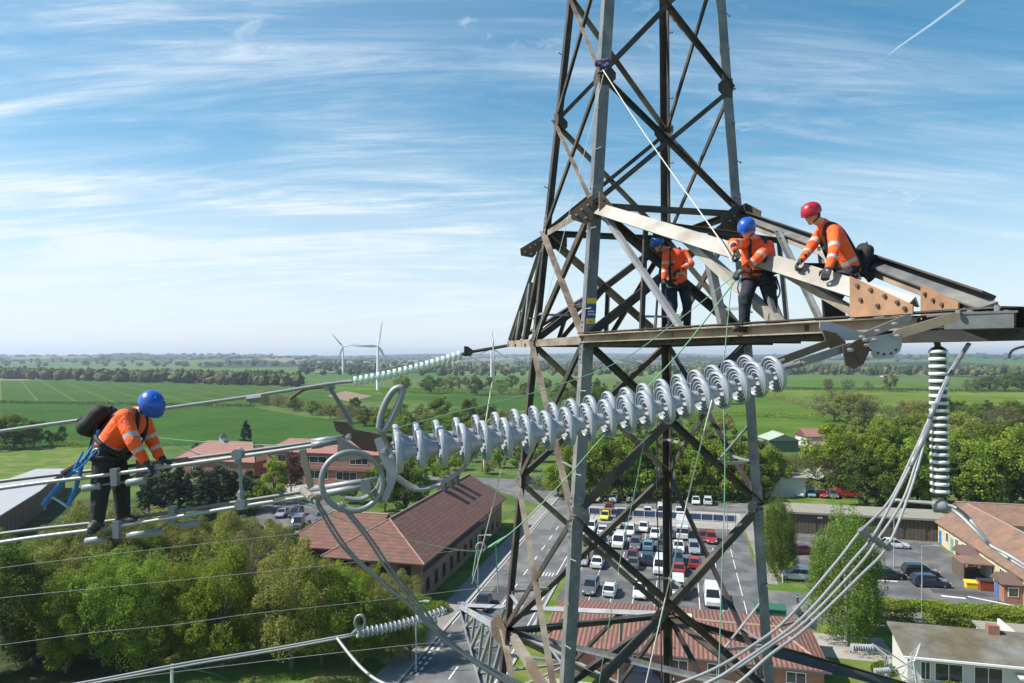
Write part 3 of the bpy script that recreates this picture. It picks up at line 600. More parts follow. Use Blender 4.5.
# big near trees on the left
row([(-6, 676, 11.5, 'deep_hi', 1.0), (34, 664, 10.4, 'deep_hi', 0.9), (66, 672, 10.2, 'mid_hi', 0.9), (104, 666, 10.8, 'mid_hi', 0.95), (146, 670, 10.4, 'mid_hi', 0.85), (182, 664, 9.6, 'mid_hi', 0.9), (222, 668, 10.4, 'bright_hi', 0.8), (258, 662, 8.6, 'mid_hi', 0.9), (292, 668, 10.8, 'olive_hi', 0.95), (322, 664, 10.6, 'bright_hi', 0.95), (352, 668, 9.2, 'mid_hi', 0.9), (384, 664, 8.0, 'olive_hi', 0.9), (410, 660, 6.2, 'mid_hi', 0.9), (16, 640, 9.6, 'mid_hi', 1.0), (52, 636, 9.8, 'olive_hi', 1.0), (88, 640, 9.6, 'olive_hi', 1.0), (126, 636, 8.8, 'mid_hi', 1.0), (164, 640, 8.2, 'olive_hi', 1.0), (204, 636, 7.6, 'mid_hi', 1.0), (300, 640, 7.8, 'mid_hi', 0.9), (340, 640, 8.6, 'yell_hi', 0.75), (372, 636, 7.0, 'yell_hi', 0.8), (398, 640, 6.6, 'olive_hi', 0.9), (268, 638, 6.5, 'olive_hi', 0.9), (24, 612, 8.6, 'mid_hi', 1.0), (50, 606, 10.4, 'olive_hi', 0.95), (84, 604, 11.0, 'olive_hi', 1.0), (118, 602, 10.2, 'olive_hi', 1.0), (150, 606, 9.0, 'mid_hi', 1.0), (182, 598, 7.6, 'olive_hi', 1.1), (212, 610, 6.6, 'mid_hi', 1.0), (170,588,9.4,'olive_hi',1.0),(198,586,8.8,'olive_hi',1.0),(228,592,9.2,'olive_hi',.9),(252,598,8.4,'twig_hi',1.2),(274,594,8.2,'olive_hi',.9),(222,572,7.6,'mid',1.1),(190,572,8.0,'olive',1.2),(246,570,7.2,'olive',1.1),(284,582,6.6,'mid',1.1),(298,604,7.2,'olive_hi',.9),(130,572,8.6,'olive',1.1),(160,560,7.4,'olive',1.2),(268,560,5.6,'olive',1.1), (100, 588, 9.4, 'olive', 1.1), (66, 592, 8.4, 'mid', 1.1), (318, 618, 6.0, 'olive_hi', 0.9), (140, 585, 7.4, 'twig', 1.2)],
    'in the wood below the worker on the wire', 'wood below the worker on the wire')
row([(238,612,10.4,'twig_hi',.9),(252,606,9.8,'twig_hi',.8),(268,604,10.2,'twig_hi',.9),(226,618,9.6,'twig_hi',.9),(284,606,8.6,'twig_hi',.8)], 'with thin pale stems before the small parking area', 'thin stemmed trees by the small parking area')
# hedges and shrubs, one mesh each
def hedge(label, p0, p1, w, h, m=L_mid, name='hedge', dens=110, leaf=.22, cat='hedge', group=None):
    p0 = Vector(p0); p1 = Vector(p1); d = p1-p0; l = d.length; n = int(l*h*dens*.35+l*w*dens*.3)+60
    q = rng.uniform(-1,1,(n,3)); f = rng.integers(0,3,n)
    q[f == 0, 1] = np.sign(q[f == 0, 1])*rng.uniform(.8,1,(f == 0).sum()); q[f == 1, 2] = rng.uniform(.8,1,(f == 1).sum())
    c = np.zeros((n,3)); c[:,0] = (q[:,0]+1)/2*l; c[:,1] = q[:,1]*w/2*(1+.15*np.sin(c[:,0]*1.7)); c[:,2] = (q[:,2]+1)/2*h*(1+.08*np.sin(c[:,0]*.9+1)+.06*np.sin(c[:,0]*2.3))
    o = bpy.data.objects.new(name, quads_mesh(name, c, leaf, m, .3)); COL.objects.link(o)
    o.location = (p0.x, p0.y, 0); o.rotation_euler = (0,0,math.atan2(d.y, d.x)); return tag(o, label, cat, group)
hedge('clipped green hedge behind the mossy roof, long right hand piece', site(25.6,82.4), site(46,83.4), 2.4, 2.0, L_mid, dens=420)
hedge('clipped green hedge between the birch and the gap with the lamp post', site(17.5,81.8), site(24.4,82.3), 2.4, 2.0, L_mid, dens=420)
hedge('second thinner hedge nearer the parking lot at right', site(19.5,86.2), site(46,87.3), 1.4, 1.1, L_bright, dens=420)
hedge('clipped hedge between the mown lawn and the far left field', G(47,447), G(150,447), 3, 1.8, L_mid, leaf=.4, dens=40)
hedge('overgrown hedgerow running slantwise across the left field', G(258,402), G(425,431), 9, 4.6, L_olive, 'hedgerow', leaf=.5, dens=26)
hedge('bushy hedgerow on the far edge of the middle fields', G(380,393.5), G(700,396), 8, 4, L_mid, 'hedgerow', leaf=.6, dens=20)
hedge('dark clipped hedge along the back of the mown lawn', G(-40,447), G(38,450), 3, 2.2, L_deep, leaf=.4, dens=40)
hedge('thin dark hedge dividing the two left fields', G(-200,400.2), G(255,407), 3, 1.5, L_deep, leaf=.7, dens=14)
hedge('long straight dark hedge across the right hand fields', G(700,389), G(1200,394), 3.5, 2.2, L_deep, leaf=.8, dens=12)
hedge('slanting hedge from the clump to the tower leg in the right hand fields', G(770,396.5), G(840,418), 3.5, 2.2, L_olive, leaf=.7, dens=14)
hedge('low hedge at the foot of the slanting hedge in the right field', G(690,414.5), G(842,420), 3.5, 2.0, L_mid, leaf=.6, dens=16)
hedge('low hedge from the field clump to the right hand belt', G(850,421), G(905,426), 4, 3, L_mid, leaf=.6, dens=20)
hedge('dark hedge below the small field at right', G(918,462), G(1000,457), 4, 2.4, L_deep, leaf=.5, dens=24)
hedge('low bushes along the back of the garage yard', G(776,493), G(850,492), 3, 2.2, L_mid, leaf=.4, dens=40)
hedge('dense low hedge under the belt behind the car park', G(562,502), G(775,501), 4, 3.2, L_deep, leaf=.4, dens=40)
hedge('low green shrubs beside the ribbed pantile roof under the tower', site(-12,57), site(-5,56), 1.6, 1.2, L_bright)
def bush(label, px, py, r, m=L_mid, hgt=None, group=None):
    n = int(900*r); d = rng.normal(size=(n,3)); d /= np.linalg.norm(d, axis=1)[:,None]; d *= rng.uniform(.6,1.05,(n,1))
    c = d*[r, r, hgt or r*.8]; c[:,2] = np.abs(c[:,2])
    o = bpy.data.objects.new('shrub', quads_mesh('shrub', c, .2, m, .3)); COL.objects.link(o); o.location = G(px, py); return tag(o, label, 'shrub', group)
bush('bright shrub under the first window of the mossy roofed block', 929, 691, .9, L_bright)
bush('wide bright shrub under the second window of the mossy roofed block', 952, 693, 1.4, L_bright)
bush('brown twiggy shrub at the right of the bright shrubs', 980, 692, 1.5, L_twig)
bush('olive shrub in the bottom right corner', 1006, 694, 1.6, L_olive)
bush('rounded pale shrub beside the small lattice frame', 884, 672, 1.1, L_mid)
bush('bright shrub at the corner of the long brick block', 438, 612, 1.5, L_bright)
bush('yellow green bush beside the long brick block roof', 455, 496, 3.2, L_yell)
bush('round dark bush at the road junction', 544, 488, 3.4, L_deep)
bush('long green bush beside the two grey cars at the junction', 580, 487, 3.0, L_mid)
# far woods, one mass each
woodm = mat('far_wood', (.055,.076,.026), .95, var=.3, scale=.05, col2=(.105,.105,.045), island=.5, spec=.1)
def wood(label, p0, p1, n, depth, hmin, hmax, blob=(6,11)):
    ico = bmesh.new(); bmesh.ops.create_icosphere(ico, subdivisions=2, radius=1); bv = np.array([v.co[:] for v in ico.verts]); bf = np.array([[v.index for v in f.verts] for f in ico.faces]); ico.free()
    V_, F_ = [], []; p0 = Vector(p0); p1 = Vector(p1)
    for i in range(n):
        t = random.random(); p = p0.lerp(p1, t); y = p.y+random.uniform(0, depth); x = p.x*y/max(p.y,1); h = random.uniform(hmin, hmax); r = random.uniform(*blob)*.5
        s = bv*(1+rng.uniform(-.28,.28,(len(bv),1)))*[r,r,h*.5]+[x, y, h*.5+ground_height(x,y)]
        F_.append(bf+len(V_)*len(bv)); V_.append(s)
    o = mesh_ob('woodland', np.concatenate(V_).tolist(), np.concatenate(F_).tolist(), woodm); return stuff(o, label, 'woodland')
wood('long dark wood on the ridge behind the left fields', G(-160,374.6), G(300,387), 1150, 160, 8, 13.5)
wood('woodland strip behind the right hand fields', G(740,375.4), G(1180,378.5), 800, 350, 8, 14)
wood('broken woodland behind the turbines', G(300,375.5), G(760,377), 480, 650, 7, 12)
wood('far blue woodland on the left horizon', Vector((-1900,2400,0)), Vector((100,2500,0)), 300, 3200, 8, 14, (14,40))
wood('far blue woodland on the right horizon', Vector((0,2300,0)), Vector((2000,2300,0)), 300, 3200, 8, 14, (14,40))
wood('trees scattered over the low ground behind the left wood', G(-100,367), G(420,369), 140, 700, 8, 14, (8,18))

# ================================================================== VEHICLES
def paintm(n, c, met=0.): return mat('paint_'+n, c, .28, met, .04, 2, coat=.6)
PAINT = {'white':paintm('white',(.60,.61,.62)), 'silver':paintm('silver',(.38,.40,.42),.4), 'grey':paintm('grey',(.13,.135,.14),.3), 'black':paintm('black',(.014,.015,.018)), 'dark blue':paintm('dark_blue',(.016,.024,.055)),
 'red':paintm('red',(.30,.02,.022)), 'dark red':paintm('dark_red',(.15,.012,.022)), 'yellow':paintm('yellow',(.62,.58,.03)), 'light blue':paintm('light_blue',(.14,.30,.38),.2), 'teal':paintm('teal',(.04,.08,.10),.3)}
cglass = mat('car_glass', (.012,.014,.017), .06, spec=.8, var=.1); tyre = mat('tyre', (.02,.02,.02), .85); rim = mat('rim', (.45,.46,.47), .35, .7); lampm = mat('lamp_lens', (.75,.76,.78), .1, spec=.8); tailm = mat('tail_lens', (.35,.01,.01), .15); plate = mat('number_plate', (.65,.6,.35), .5); plastic = mat('black_plastic', (.03,.03,.032), .6)
def loft(st):   # st: (y, z_low, z_top, half width low, half width top)
    mb = MB(); v = []; 
    for y, z0, z1, w0, w1 in st:
        zm = z0+(z1-z0)*.55
        v += [(-w0*.93,y,z0),(-w0,y,z0+(zm-z0)*.35),(-w0,y,zm),(-w1,y,z1-.05*(z1-z0)),(-w1*.9,y,z1),(w1*.9,y,z1),(w1,y,z1-.05*(z1-z0)),(w0,y,zm),(w0,y,z0+(zm-z0)*.35),(w0*.93,y,z0)]
    k = 10; f = []
    for i in range(len(st)-1):
        for j in range(k): f.append([i*k+j, (i+1)*k+j, (i+1)*k+(j+1) % k, i*k+(j+1) % k])
    f += [list(range(k)), list(range(len(st)*k-1, (len(st)-1)*k-1, -1))]
    return mb.add(v, [q[::-1] for q in f])
def car_proto(kind):
    L_, W, H = {'hatchback':(4.0,.86,1.48), 'saloon':(4.6,.89,1.44), 'estate':(4.6,.91,1.62), 'van':(5.0,.97,2.05), 'truck':(6.6,1.05,3.0)}[kind]
    t = empty('car' if kind in ('hatchback','saloon','estate') else kind); h = L_/2; b = []
    if kind in ('hatchback','saloon','estate'):       # nose towards -y
        hb = .92 if kind != 'estate' else 1.0; tail = {'hatchback':.99,'saloon':.96,'estate':1.08}[kind]
        body = loft([(-h,.34,.56,W*.80,W*.74),(-h+.12,.24,.70,W*.93,W*.86),(-h+.55,.2,.80,W,W*.90),(-h+1.25,.2,hb,W,W*.93),(0,.2,hb+.03,W,W*.95),(h-.6,.2,tail,W,W*.93),(h-.10,.24,tail-.03,W*.95,W*.88),(h,.36,tail-.18,W*.84,W*.8)])
        c0, c1, c2, c3 = {'hatchback':(-h+1.05,-h+1.85,h-.75,h-.12),'saloon':(-h+1.25,-h+2.15,h-1.35,h-.55),'estate':(-h+1.15,-h+1.95,h-.5,h-.06)}[kind]
        gl = loft([(c0,hb-.12,hb-.02,W*.84,W*.8),(c1,hb-.1,H-.07,W*.90,W*.72),((c1+c2)/2,hb-.1,H-.05,W*.92,W*.74),(c2,hb-.1,H-.08,W*.90,W*.71),(c3,hb-.12,hb+.04,W*.82,W*.78)])
        rf = loft([(c1-.02,H-.085,H-.05,W*.71,W*.66),(c1+.3,H-.07,H-.01,W*.735,W*.68),((c1+c2)/2,H-.07,H,W*.745,W*.70),(c2-.1,H-.08,H-.03,W*.73,W*.68),(c2+.05,H-.10,H-.07,W*.71,W*.66)])
        for s in (-1,1):                                # pillars
            for (ya, yb) in ((c0+.06,c1),(c3-.05,c2),((c0+c3)/2,(c0+c3)/2)): rf.tube([(s*W*.875,ya,hb-.02),(s*W*.735,yb,H-.06)], .045, 5)
    elif kind == 'van':
        body = loft([(-h,.4,.8,W*.85,W*.8),(-h+.12,.28,1.0,W*.95,W*.88),(-h+.75,.24,1.14,W,W*.9),(-h+1.0,.24,1.25,W,W*.92)])
        b2 = loft([(-h+1.85,.24,H-.03,W,W*.84),(-h+2.3,.24,H,W,W*.86),(h-.1,.24,H-.03,W,W*.84),(h,.3,H-.12,W*.97,W*.82)]); body.add(b2.v, b2.f)
        lo = loft([(-h+.99,.24,1.2,W,W*.93),(-h+1.86,.24,1.2,W,W*.95)]); body.add(lo.v, lo.f)
        gl = loft([(-h+.72,1.08,1.16,W*.86,W*.82),(-h+1.55,1.1,H-.12,W*.93,W*.80),(-h+1.86,1.1,H-.1,W*.95,W*.8)])
        rf = loft([(-h+1.42,H-.15,H-.09,W*.79,W*.74),(-h+1.87,H-.12,H-.03,W*.84,W*.8)])
        for s in (-1,1): rf.tube([(s*W*.9,-h+.8,1.1),(s*W*.82,-h+1.5,H-.12)], .05, 5)
    else:
        body = MB().box(-1.15,1.15,-h+1.9,h,.85,H); rf = MB().box(-.95,.95,-h+.35,-h+1.75,1.95,2.3)
        b2 = loft([(-h,.4,1.1,.95,.92),(-h+.15,.35,1.22,1.0,.95),(-h+1.8,.35,1.25,1.0,.96)]); body.add(b2.v, b2.f); body.box(-.5,.5,-h+1.7,h-.1,.5,.84)
        gl = loft([(-h+.12,1.2,1.3,.93,.9),(-h+.4,1.2,1.98,.95,.88),(-h+1.78,1.2,1.98,.95,.9)])
    body.ob('body', PAINT['white'], t); gl.ob('window', cglass, t); rf.ob('roof', PAINT['white'], t)
    wr = .31 if kind not in ('van','truck') else .36
    for s in (-1,1):
        for y in (-h+.82, h-.80):
            w = MB().lathe([(wr*.6,0),(wr*.92,0),(wr,.04),(wr,.16),(wr*.92,.2),(wr*.6,.2)], (s*(W+.015), y, wr), (-s,0,0), 14).ob('wheel', tyre, t)
            MB().lathe([(.001,.02),(wr*.25,.01),(wr*.62,.03)], (s*(W+.02), y, wr), (-s,0,0), 12).ob('rim', rim, w)
        zl = .62 if kind in ('hatchback','saloon','estate') else .85
        MB().box(*sorted((s*W*.52, s*W*.82)), -h-.005, -h+.2, zl-.07, zl+.07).ob('headlight', lampm, t)
        MB().box(*sorted((s*W*.66, s*W*.86)), h-.14, h+.006, zl+.05, zl+.25).ob('tail_light', tailm, t)
        MB().box(*sorted((s*(W+.001), s*(W+.16))), -h+1.3, -h+1.42, .98, 1.1).ob('wing_mirror', plastic, t)
    MB().box(-.26,.26,-h-.02,-h+.05,.4,.51).ob('number_plate', plate, t); MB().box(-W*.55,W*.55,-h-.012,-h+.1,.27,.39).ob('grille', plastic, t)
    return t
CARP = {}
def car(kind, colour, p, heading, label, group):
    if kind not in CARP: CARP[kind] = car_proto(kind); o = CARP[kind]
    else: o = copy_tree(CARP[kind])
    o.location = p; o.rotation_euler = (0,0,heading); o.scale = (.94,.94,.94); tag(o, label, 'van' if kind in ('van','truck') else 'car', group)
    for ch in o.children:
        if ch.name.split('.')[0] in ('body','roof') and len(ch.data.materials):
            ch.material_slots[0].link = 'OBJECT'; ch.material_slots[0].material = PAINT[colour]
    return o
def near(px, py): return G(px, py)
parked = [  # px, py of the wheels, kind, colour, row words
 (597,502.5,'hatchback','white','far row beyond the blue railings'),(614.5,502.5,'saloon','white','far row beyond the blue railings'),(632,502,'estate','white','far row beyond the blue railings'),(668,503,'estate','white','far row beyond the blue railings'),(697.5,505,'hatchback','white','far row beyond the blue railings'),(709.5,505,'estate','white','far row beyond the blue railings'),
 (610,512.5,'hatchback','red','pale concrete yard'),(606,520.5,'hatchback','yellow','pale concrete yard'),(621.5,521,'estate','dark blue','pale concrete yard'),(649,515,'hatchback','white','pale concrete yard'),(663.5,516.5,'van','white','pale concrete yard'),(681,516.5,'hatchback','white','pale concrete yard'),
 (592,532,'estate','white','first car park row'),(604,535,'saloon','white','first car park row'),(617.5,530,'hatchback','silver','first car park row'),(631,536,'estate','white','first car park row'),(645,532.5,'hatchback','white','first car park row'),(657,539,'saloon','white','first car park row'),(684.5,538,'truck','white','first car park row'),(713,543.5,'estate','red','first car park row'),(706,542,'hatchback','dark red','first car park row'),(671,538,'estate','grey','first car park row'),
 (590,546,'hatchback','grey','second car park row'),(605,548,'hatchback','silver','second car park row'),(620.5,548,'van','white','second car park row'),(637,549.5,'estate','grey','second car park row'),(650,551,'hatchback','light blue','second car park row'),(664,551.5,'saloon','teal','second car park row'),(680.5,552.5,'saloon','white','second car park row'),(696,554,'estate','silver','second car park row'),
 (584,566,'hatchback','silver','third car park row'),(599,568,'saloon','white','third car park row'),(601,559,'hatchback','black','third car park row'),(634,563,'hatchback','dark red','third car park row'),(635,569,'saloon','grey','third car park row'),(650,565,'estate','dark blue','third car park row'),(662.5,574,'van','white','third car park row'),(681,575,'saloon','red','third car park row'),(697,569,'hatchback','red','third car park row'),(679,565,'estate','teal','third car park row'),
 (592,594.5,'estate','grey','nearest car park row'),(611.5,597,'hatchback','white','nearest car park row'),(642,598.5,'estate','white','nearest car park row'),(680,597.5,'van','white','nearest car park row'),(715,606,'van','white','nearest car park row'),
]
cnt = {}
for q in sorted(parked, key=lambda q: q[0]): cnt.setdefault((q[2], q[3], q[4]), []).append(q)
for k, lst in cnt.items():
    for i, (px, py, kind, colour, rw) in enumerate(lst):
        pos = '' if len(lst) == 1 else ', %s such from left' % ordinal(i)
        wd = {'saloon':'saloon car','hatchback':'hatchback','estate':'estate car','van':'van','truck':'box truck'}[kind]
        car(kind, colour, near(px, py)+Vector((0,1.1,.055)), SITE+random.uniform(-.05,.05)+(math.pi if random.random() < .3 and kind not in ('van','truck') else 0), '%s %s in the %s%s' % (colour, wd, rw, pos), 'vehicles in the car park')
SIDE = SITE+R(90)
for px, py, kind, colour, hd, lab in [
 (798,581,'estate','white',SITE-R(90),'white estate car parked side on between the two birches'),
 (800,555,'saloon','dark red',SITE-R(70),'dark red car in shade beside the narrow birch'),
 (897,549,'hatchback','white',SITE+R(90),'white car by the slatted block behind the jumper cables'),
 (923,577,'estate','black',SITE+R(96),'black estate car parked side on, the farther of two dark ones'),
 (933,588,'estate','dark blue',SITE+R(96),'dark blue estate car side on behind the clipped hedge'),
 (890,580,'saloon','black',SITE+R(100),'black car half hidden by the big birch and cables'),
 (988,523,'estate','white',SITE+R(70),'white car under the trees behind the terrace roof, left of two'),
 (1014,528,'hatchback','silver',SITE+R(60),'silver car under the trees in the right corner, right of two'),
 (547,486,'estate','silver',SITE+R(90),'silver car on the road at the junction'),
 (530,484,'estate','grey',SITE+R(90),'grey car beside the dark bush at the junction'),
 (300,484,'hatchback','grey',SITE,'grey car before the pink brick building, left of two'),
 (319,484,'hatchback','silver',SITE,'silver car before the pink brick building, right of two'),
 (281,517,'saloon','silver',SITE+.3,'silver car in the small parking area left of the brick block'),
 (295,517,'estate','dark blue',SITE+.2,'dark blue car in the small parking area left of the brick block'),
 (297,528,'van','grey',SITE+.4,'grey van in the small parking area left of the brick block'),
 (320,521,'hatchback','grey',SITE+.4,'grey hatchback in the small parking area left of the brick block'),
 (247,573,'estate','white',SITE+R(80),'white car glimpsed among the thin stemmed trees'),
 (380,628,'estate','white',SITE,'white car under the trees beside the long brick block'),
 (338,628,'hatchback','white',SITE,'small white car half hidden by the trees beside the brick block'),
 (483,609,'saloon','black',SITE+R(8),'black car driving on the road past the tower leg'),
 (650,690,'estate','dark blue',SITE+R(90),'dark blue car at the bottom of the picture under the tower'),
 (848,498,'van','red',SITE+R(90),'red van on the yard behind the slatted block'),
 (800,497,'hatchback','white',SITE,'white car on the yard behind the slatted block, leftmost'),
 (812,497,'hatchback','light blue',SITE,'light blue car on the yard behind the slatted block'),
 (824,497.5,'hatchback','red',SITE,'red car on the yard behind the slatted block'),
 (834,498,'estate','grey',SITE,'grey car on the yard behind the slatted block'),
]:
    p = near(px, py); car(kind, colour, p+Vector((0,.6,.055)), hd, lab, None)
# ================================================================== STREET FURNITURE
steel = mat('galvanised', (.40,.41,.42), .5, .35, .12, 4); wood_m = mat('weathered_wood', (.20,.16,.12), .9, var=.2)
grn = mat('green_box', (.025,.12,.075), .6); yel = mat('grit_yellow', (.72,.50,.03), .5); bluem = mat('blue_panel', (.022,.05,.115), .6)
def lamp(p, h, label, arm=1.2):
    t = thing('street_lamp', label, 'street lamp', p, SITE, 'street lamps')
    MB().tube([(0,0,0),(0,0,1.2),(0,0,h)], [.09,.08,.045], 8).ob('pole', steel, t)
    MB().tube([(0,0,h-.03),(arm,0,h+.08)], .035, 6).ob('arm', steel, t); MB().box(arm-.1,arm+.5,-.13,.13,h+.02,h+.15).ob('lamp_head', steel, t)
lamp(G(922,618), 8, 'slim grey street lamp standing in the hedge gap at right')
lamp(G(894,568), 7.5, 'slim street lamp behind the big birch and jumper cables')
lamp(G(478,592), 7.0, 'slim street lamp on the verge beside the long brick block')
lamp(G(727,545), 6, 'thin lamp post at the end of the red car row', .8)
lamp(G(735,543), 6, 'thin lamp post at the grass edge of the car park', .8)
lamp(G(416,672), 6.5, 'thin lamp post at the crossing left of the lattice arm', .8)
# blue railings of the yard
t = thing('railing', 'blue panelled railing with white posts between yard and car park', 'railing', site(-18.2,124.4), SITE)
MB().box(0,27.6,-.03,.03,.25,1.25).ob('panel', bluem, t); MB().tube([(0,0,1.32),(27.6,0,1.32)], .04, 6).ob('rail', steel, t)
for i in range(15): MB().tube([(i*1.97,-.08,0),(i*1.97,-.08,1.35)], .045, 6).ob('post', framew, t)
t = thing('yard_fence', 'dark board fence along the yard behind the slatted block', 'fence', site(14.5,127.2), SITE)
MB().box(0,25,-.04,.04,.1,1.9).ob('panel', darkslat, t); MB().box(0,25,-.06,.06,1.91,2.0).ob('rail', greyroof, t)
for x in (0,6.2,12.5,18.7,25): MB().box(x-.08,x+.08,-.14,-.05,0,2.05).ob('post', wood_m, t)
t = thing('picket_fence', 'pale post fence beside the narrow birch', 'fence', site(12.6,93), SITE+R(90))
for i in range(14): MB().box(i*1.2,i*1.2+.12,-.05,.05,0,1.25).ob('post', framew, t)
MB().box(0,15.8,.055,.09,.8,.92).ob('rail', framew, t)
t = thing('utility_box', 'dark green utility cabinet at the car park corner', 'cabinet', site(9.2,77.4), SITE); MB().box(-1.5,1.5,-.9,.9,0,2.2).ob('cabinet', grn, t); MB().box(-1.6,1.6,-1,1,2.21,2.32).ob('lid', grn, t); MB().box(-.02,.02,-.93,-.903,.1,2.1).ob('door_seam', plastic, t)
def grit(p, label, rz=0):
    t = thing('grit_bin', label, 'grit bin', p, SITE+rz, 'yellow grit bins'); MB().prism([(-.6,-.4,0),(.6,-.4,0),(.65,-.45,.7),(-.65,-.45,.7)], (0,.85,0)).ob('bin', yel, t)
    MB().prism([(-.7,-.5,.71),(-.7,.48,.71),(-.7,.48,.95),(-.7,-.5,.8)], (1.4,0,0)).ob('lid', yel, t)
grit(G(971,588), 'yellow grit bin beside the lean-to of the terrace'); grit(G(790,677), 'yellow grit bin by the end wall of the pantile roofed building')
t = thing('red_bin', 'red brown waste container beside the lean-to', 'bin', G(985,590), SITE); MB().prism([(-.7,-.6,.1),(.7,-.6,.1),(.8,-.65,1.2),(-.8,-.65,1.2)], (0,1.2,0)).ob('bin', mat('rust_red', (.30,.06,.03), .6), t); MB().box(-.85,.85,-.7,.6,1.21,1.3).ob('lid', plastic, t)
t = thing('green_container', 'dark green container in the wood beside the parking area', 'container', G(205,572), SITE); MB().box(-1.6,1.6,-.9,.9,0,2.2).ob('container', mat('dark_green', (.02,.07,.05), .6), t); MB().box(-1.7,1.7,-1,1,2.21,2.35).ob('lid', plastic, t)
t = thing('bollard', 'dark bollard on the pale paving before the big birch', 'bollard', G(797.5,603), 0); MB().lathe([(.001,1.0),(.07,.98),(.10,.9),(.10,0)], (0,0,0), (0,0,1), 10).ob('post', plastic, t); MB().tube([(0,0,.74),(0,0,.82)], .103, 10).ob('band', framew, t)
t = thing('post', 'short white post with green netting at the edge of the dark wood', 'post', G(172,686)); MB().tube([(0,0,0),(0,0,1.9),(0,0,1.95)], [.14,.14,.05], 8).ob('post', framew, t); MB().tube([(0,0,1.8),(3.2,.5,.9),(4.6,1,.1)], .04, 6).ob('net_rope', grn, t); MB().tube([(.1,0,1.2),(2.2,.4,1.3),(4.4,.8,1.6)], .03, 6).ob('net_rope', grn, t)
# small lattice frame with two insulators at bottom right
t = thing('lattice_mast', 'light grey lattice line frame in front of the white block at bottom right', 'lattice mast', (29.0,51,0), R(-20))
lf = MB()
for s in (-1,1):
    for q in (-1,1): MB().angle((s*1.5,q*1.1,0),(s*.8,q*.6,6.6), .12, (s,q,0)).ob('leg', steel, t)
for k in range(6):
    z = k*1.1; 
    for a, b in (((-1,-1),(1,-1)),((1,-1),(1,1)),((1,1),(-1,1)),((-1,1),(-1,-1))):
        f0 = 1-.466*z/6.6; f1 = 1-.466*(z+1.1)/6.6
        MB().angle((a[0]*1.5*f0,a[1]*1.1*f0,z),(b[0]*1.5*f1,b[1]*1.1*f1,z+1.1), .085, (a[0]+b[0],a[1]+b[1],0)).ob('brace', steel, t)
MB().tube([(-.8,-.6,6.6),(-1.9,-.2,7.3),(-.8,.6,6.6)], .06, 6).ob('arm', steel, t); MB().tube([(.8,-.6,6.6),(1.3,0,7.7),(.8,.6,6.6)], .06, 6).ob('arm', steel, t)
MB().tube([(-1.9,-.2,7.3),(0,0,5.0),(1.3,0,7.7)], .05, 6).ob('arm_tie', steel, t)
porc = mat('porcelain', (.33,.365,.41), .2, var=.22, scale=6, col2=(.30,.31,.31), spec=.5); porc_g = mat('glazed_green', (.30,.36,.33), .2, var=.05, spec=.6)
def ribbed(label, p0, p1, n, r, group):
    p0 = Vector(p0); p1 = Vector(p1); t = thing('insulator', label, 'insulator', p0, 0, group); d = p1-p0; l = d.length; MB().tube([(0,0,0), d], r*.35, 8).ob('core', porc_g, t)
    for i in range(n): MB().lathe([(r*.35,-.02),(r,.0),(r,.03),(r*.35,.05)], d*((i+.5)/n), d, 16).ob('shed', porc, t)
q = Vector((29.6,51,0)); ribbed('short pale insulator lying level left of the lattice frame, upper of two', P(873,648,50.5), P(851,647,50.5), 9, .26, 'insulators of the small lattice frame'); ribbed('short pale insulator level at the foot of the lattice frame, lower of two', P(890,670,49), P(874,671,49), 8, .2, 'insulators of the small lattice frame')

# ================================================================== WIND TURBINES
tw = mat('turbine_white', (.74,.75,.76), .45, var=.03)
def turbine(px, base_py, hub_py, blade_px, angs, label, face=0.2):
    p = G(px, base_py); Y = p.y; hh = (base_py-hub_py)/F*Y; bl = blade_px/F*Y
    t = thing('wind_turbine', label, 'wind turbine', p, face, 'wind turbines'); k = hh/40
    MB().tube([(0,0,0),(0,0,hh*.5),(0,0,hh-.9*k)], [1.7*k,1.4*k,.95*k], 16).ob('tower', tw, t)
    MB().tube([(0,-1.5*k,hh),(0,-.8*k,hh),(0,2.4*k,hh),(0,3.2*k,hh)], [.7*k,.95*k,.95*k,.6*k], 12).ob('nacelle', tw, t)
    MB().lathe([(.01,-1.3*k),(.45*k,-1.0*k),(.75*k,-.3*k),(.75*k,.2*k)], (0,-1.9*k,hh), (0,1,0), 14).ob('hub', tw, t)
    for a in angs:
        d = Vector((math.cos(R(a)), 0, math.sin(R(a)))); n = Vector((-d.z, 0, d.x)); o = Vector((0,-2.1*k,hh)); v = []
        for s, w, th in ((.02,.5,.45),(.10,.75,.4),(.22,1.05,.26),(.5,.72,.17),(.8,.42,.1),(1.0,.12,.05)):
            c = o+d*bl*s; tw_ = .5*(1-s); e = (n*math.cos(tw_)+Vector((0,1,0))*math.sin(tw_)); g = d.cross(e)
            v += [c+e*w*k*1.55, c+g*th*k*1.3, c-e*w*k*1.05, c-g*th*k*1.3]
        f = [[i*4+j, i*4+(j+1) % 4, (i+1)*4+(j+1) % 4, (i+1)*4+j] for i in range(5) for j in range(4)]+[[3,2,1,0],[20,21,22,23]]
        MB().add(v, f).ob('blade', tw, t)
turbine(378, 390, 346, 25, (80,180,300), 'nearer white wind turbine with one blade pointing up, right of the left pair')
turbine(343, 374.5, 346.5, 17, (130,10,250), 'smaller white wind turbine left of the nearer one')
turbine(491.5, 377, 348, 19, (86,206,326), 'white wind turbine seen beside the end of the upper left crossarm')
turbine(30, 363.2, 357, 4.5, (90,210,330), 'tiny distant wind turbine on the left horizon', .1)

